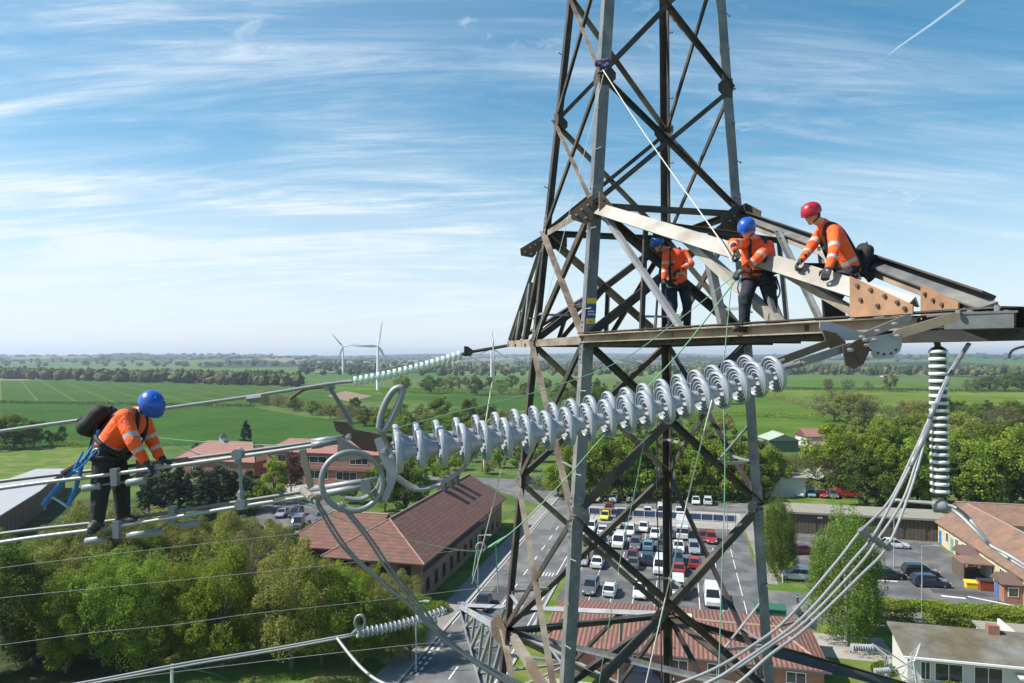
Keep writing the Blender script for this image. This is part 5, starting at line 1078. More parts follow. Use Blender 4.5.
# the four bundled conductors that the worker stands on
def cable(name, label, pts, r, m, cat='conductor', group=None, n=6, seg=8):
    o = MB().tube(spline(pts, n), r, seg).ob(name, m, None, True); return tag(o, label, cat, group)
up_n = [(-420,557),(-200,519),(0,488.5),(110,474.5),(240,456.5),(300,447.5),(340,441)]; up_f = [(-420,544),(-200,509),(0,481.5),(110,468.5),(240,452),(300,444),(346,437)]
lo_n = [(-420,622),(-200,577),(0,542.5),(110,527.5),(241,506.5),(328,493.5),(370,485.5)]; lo_f = [(-420,606),(-200,565),(0,534),(110,521),(241,501.5),(328,487.5),(378,479)]
g = 'conductors of the bundle under the worker'
cable('conductor', 'nearer upper grey conductor that the worker on the left grips', [P(x,y,6.28) for x, y in up_n], .0185, alu, group=g)
cable('conductor', 'farther upper grey conductor just behind the gripped one', [P(x,y,6.72) for x, y in up_f], .0185, alu_d, group=g)
cable('conductor', 'nearer lower grey conductor under the boots of the worker', [P(x,y,6.28) for x, y in lo_n], .0185, alu, group=g)
cable('conductor', 'farther lower grey conductor behind the boots of the worker', [P(x,y,6.72) for x, y in lo_f], .0185, alu_d, group=g)
def lerp_line(line, x):
    for (x0,y0),(x1,y1) in zip(line, line[1:]):
        if x0 <= x <= x1: return y0+(y1-y0)*(x-x0)/(x1-x0)
for line, Y, nm in ((up_n,6.28,'near upper'),(up_f,6.72,'far upper'),(lo_n,6.28,'near lower'),(lo_f,6.72,'far lower')):   # compression dead ends
    x0, x1 = (312, line[-1][0]); o = MB().tube([P(x0,lerp_line(line,x0),Y), P(x1-18,lerp_line(line,x1-18),Y), P(x1-16,lerp_line(line,x1-16),Y), P(x1,line[-1][1],Y)], [.034,.036,.028,.028], 10).ob('dead_end_sleeve', fit, None, True)
    tag(o, 'thick grey sleeve ending the %s conductor at the yoke' % nm, 'clamp', 'sleeves at the yoke')
t = thing('bundle_spacer', 'vertical grey link spacer joining upper and lower conductors left of the ring', 'spacer', P(240,478,6.4)); r = t.location
MB().tube([P(238,451,6.3)-r, P(238,463,6.3)-r, P(240,466,6.3)-r, P(241,488,6.3)-r, P(241,492,6.3)-r, P(241,503,6.3)-r], [.03,.036,.018,.018,.034,.03], 8).ob('rod', fit, t)
MB().lathe([(.001,-.04),(.05,-.04),(.05,.05),(.001,.05)], P(238,454,6.28)-r, (0,1,0), 10).lathe([(.001,-.04),(.05,-.04),(.05,.05),(.001,.05)], P(241,504,6.28)-r, (0,1,0), 10).ob('clamp', fit, t); MB().tube([P(239,452,6.28)-r, P(239,449,6.72)-r],.02,8).tube([P(241,504,6.28)-r, P(241,501,6.72)-r],.02,8).ob('cross_bar', fit, t)
wtm = mat('damper_weight', (.25,.26,.27), .5, .2, .1, 8)
def damper(label, cx, line, Y, wl, wr, dy=12):
    y = lerp_line(line, cx); t = thing('vibration_damper', label, 'damper', P(cx, y, Y), 0, 'dampers on the bundle'); r = t.location
    ppoly([(cx-3.5,y-5),(cx+3.5,y-5.5),(cx+3.5,y+dy),(cx-2.5,y+dy)], Y-.03, .06, 'clamp', fit, t)
    MB().tube([P(wl[0],wl[1],Y)-r, P(cx,y+dy-3,Y)-r, P(wr[0],wr[1],Y)-r], .010, 6).ob('messenger_wire', alu_d, t)
    for (x, yy, s) in ((*wl,1),(*wr,-1)):
        MB().tube([P(x-9.5,yy+1.2,Y)-r, P(x-8.5,yy+1.1,Y)-r, P(x+8.5,yy-1.1,Y)-r, P(x+9.5,yy-1.2,Y)-r], [.026,.036,.036,.026], 12).ob('weight', wtm, t, True)
damper('grey damper with two weights under the upper conductor by the worker knees', 113, up_n, 6.28, (92,487), (136,481.5))
damper('grey damper with two weights under the lower conductor by the worker boots', 115, lo_n, 6.28, (95,540), (137,534.5))
damper('grey damper right of the boots on the farther lower conductor', 171, lo_f, 6.72, (153,533), (190,524))
damper('grey damper partly behind the worker hands on the farther upper conductor', 139, up_f, 6.72, (122,481), (149,475))
# far conductors
cable('conductor', 'distant grey conductor sagging in from the left to the far upper string', [P(-300,478,17),P(-120,450,18.2),P(0,431.5,19.4),P(150,410.5,20.6),P(250,396.5,21.5),P(332,383.5,22.2),P(353,381.5,22.3)], .055, alu, n=5)
t = thing('dead_end_clamp', 'grey clamp and hanging link at the end of the distant upper conductor', 'clamp', P(330,384,22.2)); r = t.location
ppoly([(322,387),(334,381),(335,389),(325,391)], 22.2, .1, 'plate', fit, t); MB().tube([P(330,388,22.2)-r, P(340,404,22.2)-r, P(353,425,22.2)-r], .07, 6).ob('jumper_lug', alu_d, t); MB().tube(spline([P(325,387,22.4)-r, P(305,389,22.4)-r, P(290,399,22.4)-r],4), .06, 6).ob('jumper', rust_d, t)
MB().tube([P(247,399,21.4)-r, P(262,397,21.4)-r], .09, 8).tube([P(250,402,21.4)-r,P(259,401,21.4)-r], .05, 8).ob('damper', fit, t)
t = thing('tension_link', 'dark bar and triangular plate from the far crossarm tip to its insulator string', 'link fitting', P(480,352,23.8)); r = t.location
MB().tube([P(462,354.5,23.6)-r, P(468,352.5,23.7)-r, P(508,345.5,24)-r], .06, 6).ob('link_bar', galv_d, t); ppoly([(464,346),(468,346.5),(474,351),(471,356),(464,356.5)], 23.6, .1, 'plate', galv_d, t)
cable('conductor', 'lower left grey conductor running to the string above the road, upper of its pair', [P(-60,705,19.5),P(80,683,20.5),P(180,664,21.3),P(270,649,22),P(357,633,22.6)], .036, alu, n=5)
cable('conductor', 'lower left grey conductor, lower of the pair above the dark wood', [P(-60,712,19.9),P(95,683,20.9),P(190,665,21.7),P(275,650.5,22.4),P(357,635,23.0)], .036, alu, n=5)
t = thing('arcing_ring', 'small pale ring standing at the left end of the lower insulator string', 'ring fitting', P(360,622,22.6)); r = t.location
MB().tube([P(360+5*math.cos(k*.5236),622+7*math.sin(k*.5236),22.5)-r for k in range(13)], .05, 6, False).ob('ring', fit, t, True); MB().tube([P(352,634,22.5)-r, P(358,628,22.5)-r], .05, 6).ob('stem', fit, t)
cable('jumper_cable', 'thin grey jumper drooping from the lower left string towards the tower', [P(337,638,22.4),P(350,655,21.8),P(366,672,21),P(385,684,20.4),P(420,694,20)], .05, alu, 'jumper')
for lab, pts in [('thin pale wire over the trees, uppermost of three', [(-60,578),(0,568),(130,552),(270,536.5),(420,520)]),('thin pale wire over the trees, middle of three', [(-60,606),(0,598),(110,587),(200,578),(330,565),(480,548)]),('thin pale wire over the trees, lowest of three', [(-60,652),(0,645),(90,633),(180,624),(250,614),(380,600),(560,578)])]:
    cable('wire', lab, [P(x,y,30) for x, y in pts], .010, alu_d, 'wire', 'thin wires over the trees', 4, 6)
cable('wire', 'thin pale wire below the lower insulator string', [P(-60,716,23),(P(100,683,23)),P(250,663,24),P(400,646,24.5),P(470,640,25)], .014, alu_d, 'wire', None, 4, 6)
# jumpers at left
jl = [([(314,500),(341,545),(378,580),(411,607),(437,634),(464,655),(507,681),(560,705)],5.55,'outer left'),([(317,500),(349,550),(384,582),(414,609),(440,635),(468,655),(512,679),(565,701)],5.9,'inner left'),([(338,503),(365,536),(389,572),(421,612),(443,639),(470,660),(515,688),(560,708)],5.4,'outer right'),([(341,502),(369,536),(393,571),(425,611),(447,638),(476,660),(520,685),(566,704)],5.75,'inner right')]
for pts, Y, nm in jl: cable('jumper_cable', 'dark grey jumper cable drooping from the steel ring to the bottom, %s strand' % nm, [P(x,y,Y) for x, y in pts], .0112, alu_d, 'jumper', 'left jumper cables')
t = thing('jumper_clamp', 'dark clamp where the left jumper cables leave the lower conductor', 'clamp', P(316,500,5.9)); r = t.location
MB().tube([P(303,490,5.9)-r, P(314,500,5.6)-r], .035, 8).tube([P(311,498,5.6)-r,P(320,497,5.9)-r], .03, 8).ob('clamp', gmid, t)
# jumpers at right
jr = [([(968,343),(947,376),(935,404),(926,425),(914,452),(890,500),(859,533),(838,560),(788,618),(752,646),(716,668),(672,686),(600,712)],'leftmost'),
      ([(971,344),(950,377),(938,405),(929,424),(917,452),(893,500),(873,536),(853,560),(802,618),(743,661),(711,681),(650,706)],'second from left'),
      ([(969,345),(949,378),(937,406),(928,426),(918,456),(903,500),(878,539),(860,564),(806,621),(770,646),(739,667),(690,692),(640,714)],'third from left'),
      ([(973,345),(952,378),(940,406),(931,426),(921,456),(907,500),(887,547),(860,576),(806,628),(770,655),(738,683),(700,706)],'rightmost')]
for k, (pts, nm) in enumerate(jr):
    pts = [(x+k*.7, y+k*.3) for x, y in jr[0][0][:4]]+pts[4:] if k else pts
    cable('jumper_cable', 'pale grey jumper cable swooping from crossarm tip to bottom, %s of four strands' % nm, [P(x,y,6.6-1.7*min(1,(y-343)/330)+(.0 if k%2 else .12)) for x, y in pts], .0112, alu, 'jumper', 'right jumper cables')
def jspacer(label, pts):
    t = thing('jumper_spacer', label, 'spacer', P(*pts[0],5.6), 0, 'spacers on the right jumpers'); r = t.location
    MB().tube([P(x,y,5.55)-r for x, y in pts], .014, 8).ob('bar', fit, t)
    for x, y in pts: MB().lathe([(.001,-.03),(.03,-.03),(.03,.03),(.001,.03)], P(x,y,5.55)-r, (-.5,0,.6), 8).ob('clamp', alu_d, t)
jspacer('spacer joining the right jumper strands beside the big birch', [(863,532),(874,538),(880,543),(888,546)]); jspacer('spacer joining the right jumper strands above the pantile roof', [(797,610),(803,617),(806,622),(812,624)])
t = thing('jumper_clamp', 'grey clamps where the right jumper splits beside the striped insulator', 'clamp', P(925,440,6)); r = t.location
MB().tube([P(930,424,6.1)-r, P(917,452,5.95)-r], .024, 10).tube([P(935,404,6.2)-r, P(930,418,6.15)-r], .022, 10).tube([P(917,452,5.95)-r,P(911,466,5.9)-r], .019, 10).ob('clamp', fit, t, True)
MB().tube([P(968,344,6.62)-r, P(951,373,6.4)-r], .017, 10).ob('sleeve', alu_d, t)
# pilot string hanging under the arm tip
vs = [P(938,346,7.0), P(940,497,7.0)]
rr = disc_mesh(.545, porc, 24); t = thing('suspension_insulator', 'vertical striped insulator of white sheds hanging from the crossarm tip', 'insulator', vs[0]); d = vs[1]-vs[0]
MB().tube([(0,0,0), d*.02, d*.98, d], [.03,.074,.074,.03], 16).ob('core', mat('dark_glass', (.05,.068,.062), .5, spec=.25), t)
for i in range(20):
    q = d*((i+.7)/20.6); MB().lathe([(.05,-.016),(.080,-.012),(.088,-.004),(.088,.016),(.082,.022),(.05,.024)], q, d, 24).ob('shed', mat('white_shed', (.58,.62,.60), .25, var=.1, scale=6), t, True)
t2_ = thing('end_weight', 'grey ribbed clamp weight at the foot of the striped insulator', 'weight', P(940,506,7.0)); MB().lathe([(.001,-.07),(.05,-.07),(.065,-.05),(.068,.04),(.05,.07),(.001,.07)], (0,0,0), (.5,-.3,.1), 14).ob('weight', fit, t2_, True); MB().tube([(0,0,.05),P(940,496,7)-t2_.location], .02, 8).ob('hanger', boltm, t2_)
cable('jumper_cable', 'pale jumper cable through the weight below the striped insulator, nearer strand', [P(895,500,7.2),P(915,502,7.1),P(940,505,7.0),P(957,513,6.9),P(975,530,6.7),P(990,545,6.6),P(1010,556,6.4),P(1040,575,6.2)], .017, alu, 'jumper'); cable('jumper_cable', 'pale jumper cable through the weight below the striped insulator, farther strand', [P(900,501,7.4),P(922,502,7.3),P(942,504,7.2),P(958,509,7.1),P(974,524,6.9),P(992,546,6.8),P(1014,562,6.6),P(1045,580,6.4)], .017, alu, 'jumper')
cable('cable', 'thin loose dark cable end hanging at the right edge below the crossarm', [P(1040,345,6.5),P(1022,347,6.5),P(1012,351,6.5),P(1009,358,6.5)], .012, alu_d, 'cable', None)
# ropes
gropem = mat('green_rope', (.17,.34,.22), .8, var=.2, scale=40); wrope = mat('white_rope', (.62,.60,.55), .8, var=.15, scale=40)
def rope(label, pts, r, m, n=5): return cable('rope', label, [P(*q) for q in pts], r, m, 'rope', None, n, 6)
rope('green rope from the middle worker hand slanting down to the steel ring', [(735,275,9.0),(680,319,8.6),(620,361,8.0),(540,391,7.2),(460,411,6.4),(393,429,5.8)], .0055, gropem)
rope('green rope from the middle worker hand down past the leg to the knot', [(737,278,9.0),(690,340,9.4),(650,385,9.8),(600,440,10.4),(560,485,11),(520,525,11.5),(492,547,11.8)], .010, gropem)
rope('green rope hanging straight down behind the insulators', [(732,279,9.0),(726,340,9.0),(723,380,8.95),(725,470,8.9),(722,570,8.9),(718,700,8.8)], .007, gropem)
rope('green rope hanging slanting below the discs to the bottom', [(647,425,6.6),(635,490,7.0),(618,572,7.5),(598,690,8)], .005, gropem)
rope('green line from the knot towards the left conductors', [(492,547,11.8),(467,551,11.7),(410,540,11.4),(346,521,11),(280,492,10.5),(200,455,10),(170,443,9.8)], .006, gropem)
rope('thin green line running level to the left above the pink roofs', [(340,443,7.0),(270,445,7.4),(200,441.5,7.8),(150,437,8.0)], .004, gropem)
rope('white rope from upper leg joint slanting down to the middle worker', [(603,70,12.7),(640,127,11.7),(680,184,10.7),(720,240,9.7),(732,262,9.2)], .009, wrope)
rope('thin white line from the upper leg joint down left', [(604,72,12.9),(595,110,12.9),(580,170,13),(565,230,13.2),(535,345,13.6)], .006, wrope)
rope('white rope hanging from the disc string to the bottom', [(712,400,6.05),(692,480,6.3),(672,569,6.6),(642,700,7)], .006, wrope)
rope('white rope from the disc string down left beside the leg', [(505,455,5.9),(499,480,6.2),(484,540,6.8),(472,584,7.2)], .005, wrope)
rope('pale rope with sleeve hanging beside the far upper arm', [(493,338,23.8),(494,372,23.8),(491,390,23.8),(485,430,23.8),(484,470,23.8)], .028, wrope)
rope('thin dark rope hanging straight down inside the tower', [(657,420,14),(657,500,14),(660,600,14),(662,690,14)], .014, galv_d)
t = thing('rope_knot', 'bunch of green rope around a pale shackle beside the lower leg', 'knot', P(490,547,11.8)); 
for k in range(5): MB().tube(spline([Vector((-.06+.03*k,0,-.02+.02*k)),Vector((.02+.05*k,-.05,.03+.035*k)),Vector((.10+.05*k,.03,.03+.04*k)),Vector((.0+.04*k,.05,-.01+.03*k))],5), .012, 6).ob('coil', gropem, t)
MB().tube([(.08*math.cos(k*.6)-.16,-.02,.08*math.sin(k*.6)) for k in range(12)], .02, 6).ob('shackle', fit, t); MB().tube([(-.22,0,0),(-.30,.0,-.5),(-.2,.02,-.66)], .014, 6).tube([(.1,0,.05),(.14,0,-.8)], .012, 6).ob('tail', gropem, t)
strap = mat('purple_strap', (.10,.07,.22), .8); o = MB().tube([P(599,61,12.75)+Vector((.135*math.cos(k*.5236)+.09,.135*math.sin(k*.5236)+.09,.02*math.sin(k*2))) for k in range(13)], .035, 6, False).ob('sling', strap); tag(o, 'purple sling wrapped round the upper joint of the near leg', 'sling')
# contrail high up, outside the haze
m = bpy.data.materials.new('vapour'); m.use_nodes = True; nt = m.node_tree; b = nt.nodes['Principled BSDF']; b.inputs['Base Color'].default_value = (.9,.92,.95,1); b.inputs['Alpha'].default_value = .30; b.inputs['Roughness'].default_value = 1
o = MB().tube([P(886,57,6000), P(900,46,6000), P(932,24,6000), P(975,-8,6000)], [1,6,9,10], 10).ob('contrail', m, None, True); o['kind'] = 'stuff'; tag(o, 'thin white aircraft trail slanting across the upper right sky', 'contrail')

# ================================================================== PEOPLE
skin = mat('skin', (.52,.30,.21), .55, var=.06, scale=10); hv = mat('hi_vis_orange', (1.0,.125,.012), .7, var=.14, scale=11, bump=.9, col2=(.92,.085,.012)); refl = mat('reflective_band', (.42,.41,.39), .4, var=.06); navy = mat('navy_trousers', (.018,.022,.036), .85, var=.35, scale=10, bump=.9); dkt = mat('charcoal_trousers', (.022,.024,.026), .85, var=.35, scale=10, bump=.9)
boot = mat('boot_leather', (.05,.048,.046), .6, var=.2, scale=10); glovem = mat('grey_glove', (.035,.037,.042), .8, var=.2, scale=14); harn = mat('harness_web', (.016,.016,.018), .75); hblue = mat('helmet_blue', (.014,.085,.42), .36, var=.12, scale=14, coat=.12); hred = mat('helmet_red', (.36,.012,.03), .36, var=.12, scale=14, coat=.12); bagm = mat('black_bag', (.014,.015,.016), .8, var=.2, scale=6, bump=.3); bluew = mat('blue_webbing', (.03,.17,.42), .7); metal = mat('karabiner', (.45,.46,.48), .35, .8); hair = mat('hair', (.04,.028,.02), .8)
def bone_bands(o, bones, bands):
    """second material on the faces that fall in the reflective bands along the given bones"""
    me = o.data
    for p in me.polygons:
        c = p.center; best = None
        for i, (a, b, r0_, r1_) in enumerate(bones):
            d = b-a; t = max(-.1, min(1.1, (c-a).dot(d)/d.length_squared)); q = (c-(a+d*t)).length-(r0_+(r1_-r0_)*max(0,min(1,t)))
            if best is None or q < best[0]: best = (q, i, t)
        for (i, t0, t1) in bands:
            if best[1] == i and t0 <= best[2] <= t1: p.material_index = 1
def hand(par, wrist, d, curl, side, s=1., m=None):
    """gloved hand: palm, four bent fingers of different lengths and a thumb leaving the side of the palm"""
    d = Vector(d).normalized(); c = Vector(curl); c = (c-d*c.dot(d)).normalized(); w = d.cross(c)*side; mb = MB()
    for k in (-.028,-.010,.010,.028): mb.caps(wrist+d*.005*s+w*k*.8*s, wrist+d*.085*s+w*k*1.1*s, .019*s, .017*s, 8, 3)
    for k, ln in zip((-.034,-.012,.011,.032), (.058,.074,.080,.070)):
        a = wrist+d*.088*s+w*k*s; b1_ = a+(d*.8+c*.55).normalized()*ln*.5*s; b2_ = b1_+(d*.15+c).normalized()*ln*.42*s; b3_ = b2_+(c*.7-d*.7).normalized()*ln*.30*s
        mb.caps(a, b1_, .0125*s, .0118*s, 7, 3); mb.caps(b1_, b2_, .0118*s, .0110*s, 7, 3); mb.caps(b2_, b3_, .0110*s, .0095*s, 7, 3)
    a = wrist+d*.03*s+w*.036*s; b1_ = a+(d*.6+w*.7+c*.3).normalized()*.042*s; b2_ = b1_+(d*.7+c*.7).normalized()*.036*s
    mb.caps(a, b1_, .016*s, .0135*s, 7, 3); mb.caps(b1_, b2_, .0135*s, .0105*s, 7, 3); mb.caps(wrist-d*.06*s, wrist+d*.01*s, .036*s, .034*s, 9, 3)
    return fuse(mb, 'glove', m or glovem, par, .0055, 2)
def frame(up_, fw):
    u = Vector(up_).normalized(); f = Vector(fw); f = (f-u*f.dot(u)).normalized(); return u, f, f.cross(u)
def person(label, J, foot, helm, trou, head_up, head_fw, toes, curl, bag=None, s=1.0, back=None):
    """J: world joints. Everything is built relative to the point `foot` between the feet"""
    t = thing('person', label, 'person', foot); J = {k: Vector(v)-foot for k, v in J.items()}
    hu, hf, hr = frame(head_up, head_fw); hc = J['head']
    R_ = lambda k: .0+k*s
    mid_sh = (J['shL']+J['shR'])/2; mid_h = (J['hipL']+J['hipR'])/2; spine = (mid_sh-mid_h); su = spine.normalized(); sr = (J['shR']-J['shL']).normalized(); sf = su.cross(sr)
    if back: sf = Vector(back)*-1; sf = (sf-su*sf.dot(su)).normalized()
    elif sf.dot(hf) < 0: sf = -sf
    # one continuous body: skull, face, neck, trunk, arms to the knuckles, legs to the soles
    b = MB(); b.caps(hc-hu*.02*s+hf*.005, hc+hu*.035*s, R_(.080), R_(.082), 14, 5); b.caps(hc-hu*.06*s+hf*.035*s, hc-hu*.095*s+hf*.05*s, R_(.058), R_(.036), 12, 4)
    b.caps(hc+hf*.085*s-hu*.005*s, hc+hf*.105*s-hu*.035*s, R_(.011), R_(.017), 8, 3); b.caps(hc+hf*.082*s-hu*.068*s-hr*.022*s, hc+hf*.082*s-hu*.068*s+hr*.022*s, R_(.011), R_(.011), 8, 3)
    for q in (-1,1): b.caps(hc+hr*q*.080*s-hu*.03*s, hc+hr*q*.084*s+hu*.015*s, R_(.014), R_(.018), 8, 3); b.caps(hc+hf*.07*s+hr*q*.012*s+hu*.022*s, hc+hf*.065*s+hr*q*.055*s+hu*.022*s, R_(.014), R_(.012), 8, 3)
    b.caps(J['neck'], hc-hu*.05*s, R_(.062), R_(.058), 12, 4); b.caps(mid_h+su*.06*s, mid_sh-su*.05*s, R_(.12), R_(.12), 12, 4); b.caps(mid_sh-su*.05, J['neck'], R_(.10), R_(.06), 12, 4)
    for q in 'LR':
        b.caps(J['sh'+q], J['el'+q], R_(.045), R_(.038), 10, 4); b.caps(J['el'+q], J['wr'+q], R_(.038), R_(.028), 10, 4); dd = (J['hand'+q]-J['wr'+q]).normalized(); b.caps(J['wr'+q], J['wr'+q]+dd*.07*s, R_(.027), R_(.026), 8, 3); b.caps(mid_sh-su*.04, J['sh'+q], R_(.08), R_(.05), 10, 4)
        b.caps(J['hip'+q], J['kn'+q], R_(.07), R_(.05), 10, 4); b.caps(J['kn'+q], J['an'+q], R_(.048), R_(.030), 10, 4); b.caps(J['an'+q]-Vector((0,0,.025)), J['an'+q]+Vector(toes[q]).normalized()*.10*s-Vector((0,0,.05)), R_(.026), R_(.02), 8, 3)
    bo = fuse(b, 'body', skin, t, .011, 2)
    for q in (-1,1):
        MB().caps(hc+hf*.076*s+hr*q*.032*s+hu*.006*s, hc+hf*.0765*s+hr*q*.033*s+hu*.006*s, R_(.0115), R_(.0115), 10, 5).ob('eye', mat('eye_white', (.7,.7,.68), .3), bo, True); MB().caps(hc+hf*.0852*s+hr*q*.032*s+hu*.005*s, hc+hf*.0856*s+hr*q*.032*s+hu*.005*s, R_(.0045), R_(.0045), 8, 4).ob('iris', hair, bo, True)
    MB().caps(hc-hf*.035*s-hu*.03*s, hc-hf*.03*s+hu*.02*s, R_(.074), R_(.08), 12, 4).ob('hair', hair, t, True)
    # jacket
    j = MB(); bones = []
    def cap(a, c, r0_, r1_, seg=12): j.caps(a, c, r0_*s, r1_*s, seg, 4); bones.append((a, c, r0_*s, r1_*s)); return len(bones)-1
    cap(mid_h+su*.085, mid_sh-su*.06, .146, .148, 14)
    for q in (-1,1): cap(mid_h+sr*q*.085*s+su*.035, mid_sh+sr*q*.10*s-su*.09, .122, .126, 14)
    cap(J['shL']-su*.01, J['shR']-su*.01, .085, .085); cap(mid_sh-su*.02, J['neck'], .10, .078)
    arms = {}
    for q in 'LR': arms[q] = (cap(J['sh'+q], J['el'+q], .082, .066), cap(J['el'+q], J['wr'+q], .066, .048))
    jk = fuse(j, 'jacket', [hv, refl], t, .0125, 3)
    bands = [(0,.20,.30),(1,.20,.30),(2,.20,.30)]
    for q in 'LR': bands += [(arms[q][0],.70,.87),(arms[q][1],.38,.56)]
    bone_bands(jk, bones, bands)
    # trousers
    k = MB()
    k.caps(J['hipL']+su*.0, J['hipR']+su*.0, .120*s, .120*s, 14, 4)
    for q in 'LR':
        k.caps(J['hip'+q], J['kn'+q], .112*s, .084*s, 14, 4); k.caps(J['kn'+q], J['an'+q], .084*s, .070*s, 14, 4); k.caps(J['kn'+q]+Vector((0,0,-.02)), J['kn'+q]+Vector((0,0,.05)), .090*s, .088*s, 12, 4)
    fuse(k, 'trousers', trou, t, .0125, 3)
    for q in 'LR':
        e = Vector(toes[q]).normalized(); a = J['an'+q]; bt = MB(); sole = Vector((0,0,-.075*s))
        bt.caps(a+Vector((0,0,.10*s)), a-Vector((0,0,.01)), .058*s, .058*s, 10, 4); bt.caps(a-e*.045*s+sole*.45, a+e*.13*s+sole*.62, .050*s, .046*s, 10, 4); bt.caps(a+e*.09*s+sole*.6, a+e*.155*s+sole*.68, .048*s, .038*s, 10, 4)
        bb = fuse(bt, 'boot', boot, t, .011, 2)
        sd_ = e.cross(Vector((0,0,1))); MB().prism([a+sole*1.28+e*x*s+sd_*y*s for x, y in ((-.10,-.038),(-.10,.038),(.05,.045),(.15,.045),(.205,.02),(.205,-.02),(.15,-.045),(.05,-.045))], (0,0,.030*s)).ob('sole', plastic, bb)
        hand(t, J['wr'+q]+(J['hand'+q]-J['wr'+q])*.15, J['hand'+q]-J['wr'+q], curl[q], 1 if q == 'R' else -1, s*1.12)
    # helmet with brim, ridge vents and chin strap
    h = MB(); n = 20; prof = [(.109,-.012),(.115,-.004),(.115,.012),(.112,.043),(.102,.078),(.082,.106),(.052,.125),(.021,.133),(.001,.134)]; vs_ = []
    for r_, z_ in prof:
        for i in range(n):
            a = 2*math.pi*i/n; ca, sa = math.cos(a), math.sin(a); rr_ = r_*s*(1.0+.0*ca); ext = 1.16 if ca > 0 else 1.12
            vs_.append(hc+hf*(ca*rr_*ext+.004)+hr*sa*rr_*.98+hu*(z_*s+.016*s+(.012*s*(-ca) if z_ < 0 else 0)))
    fs_ = [[i*n+k_, i*n+(k_+1) % n, (i+1)*n+(k_+1) % n, (i+1)*n+k_] for i in range(len(prof)-1) for k_ in range(n)]; h.add(vs_, fs_)
    ho = h.ob('helmet', helm, t, True); so = ho.modifiers.new('s', 'SOLIDIFY'); so.thickness = .006
    br = [hc+hf*(.124*s+.034*s*math.sin(math.pi*i/8))*math.cos(R(-62+15.5*i))+hr*.126*s*math.sin(R(-62+15.5*i))+hu*(.010-.012)*s for i in range(9)]
    inn = [hc+hf*.112*s*math.cos(R(-62+15.5*i))+hr*.104*s*math.sin(R(-62+15.5*i))+hu*.018*s for i in range(9)]
    pk = MB().prism(br+inn[::-1], hu*.007*s).ob('helmet_peak', helm, ho)
    for q in (-1,1):
        for x in (-.05,.0,.05): MB().caps(hc+hf*x*s+hr*q*.075*s+hu*.108*s, hc+hf*(x+.03)*s+hr*q*.070*s+hu*.112*s, .008*s, .008*s, 6, 3).ob('vent', plastic, ho)
    MB().tube([hc+hr*.112*s+hu*.0*s, hc+hr*.092*s-hu*.06*s+hf*.02*s, hc-hu*.118*s+hf*.055*s, hc-hr*.092*s-hu*.06*s+hf*.02*s, hc-hr*.112*s], .008*s, 6).ob('chin_strap', harn, t)
    # fall-arrest harness
    hs_ = MB()
    for q in (-1,1):
        o_ = sr*q*.105*s; pts = [mid_h+o_*.9+sf*.155*s+su*.02, mid_h.lerp(mid_sh,.5)+o_*.9+sf*.170*s, mid_sh+o_*.95+sf*.125*s-su*.03, mid_sh+o_*.9+su*.092*s, mid_sh+o_*.8-sf*.125*s-su*.03, mid_h.lerp(mid_sh,.5)+o_*.4-sf*.170*s, mid_h+o_*.9-sf*.155*s+su*.02]
        hs_.tube(spline(pts, 4), .024*s, 6)
    ring_ = lambda c, rx, ry, ax_r, ax_f, r: hs_.tube([c+ax_r*rx*math.cos(i*math.pi/10)+ax_f*ry*math.sin(i*math.pi/10) for i in range(21)], r, 6, False)
    ring_(mid_h+su*.06, .222*s, .176*s, sr, sf, .024*s); hs_.tube([mid_h.lerp(mid_sh,.62)+sr*.1*s+sf*.168*s, mid_h.lerp(mid_sh,.62)-sr*.1*s+sf*.168*s], .02*s, 6)
    for q in 'LR':
        d_ = (J['kn'+q]-J['hip'+q]).normalized(); a_ = d_.cross(sf).normalized(); ring_(J['hip'+q].lerp(J['kn'+q], .22), .118*s, .118*s, a_, a_.cross(d_), .026*s)
    hn = hs_.ob('harness', harn, t, True)
    for q in (-1,1):
        c = mid_h+su*.02+sr*q*.225*s; MB().tube([c+su*.05*math.cos(i*.6283)-su*.06+sf*.03*math.sin(i*.6283) for i in range(11)], .008, 6, False).ob('karabiner', metal, hn)
        MB().tube(spline([c, c-su*.20+sr*q*.05, c-su*.30-sf*.06, c-su*.12-sf*.10], 5), .010, 6).ob('work_lanyard', galv_d if q < 0 else bluew, hn)
    MB().caps(mid_h.lerp(mid_sh,.7)+sf*.175*s, mid_h.lerp(mid_sh,.7)+sf*.176*s, .03, .03, 8, 3).ob('chest_ring', metal, hn); MB().tube([mid_h-sr*.18*s-sf*.1*s, mid_h-sr*.2*s-sf*.16*s-su*.16], .05*s, 8).ob('tool_pouch', bagm, hn)
    if bag:
        c, e_, sz = Vector(bag[0])-foot, Vector(bag[1]).normalized(), bag[2]; bm_ = MB()
        a_ = sr
        for u_ in (-.5,.5):
            for v_ in (-.5,.5): bm_.caps(c+e_*v_*sz[1]+a_*u_*sz[0], c-e_*v_*sz[1]*.2+a_*u_*sz[0]*.9, sz[2], sz[2]*.9, 10, 4)
        bm_.caps(c-e_*.5*sz[1], c+e_*.5*sz[1], sz[2]*1.1, sz[2]*1.0, 12, 4); bg_ = fuse(bm_, 'backpack', bagm, t, .016, 3)
        MB().tube([c+e_*.5*sz[1]+a_*.07-sf*.02, c+e_*(.5*sz[1]+.10), c+e_*.5*sz[1]-a_*.07-sf*.02], .013, 6).ob('bag_loop', harn, bg_)
        MB().caps(c-sf*sz[2]*1.05-e_*.08-a_*.08, c-sf*sz[2]*1.05-e_*.08+a_*.08, .035, .035, 8, 3).ob('bag_pocket', harn, bg_)
    return t
def jp(px, py, Y): return P(px, py, Y)
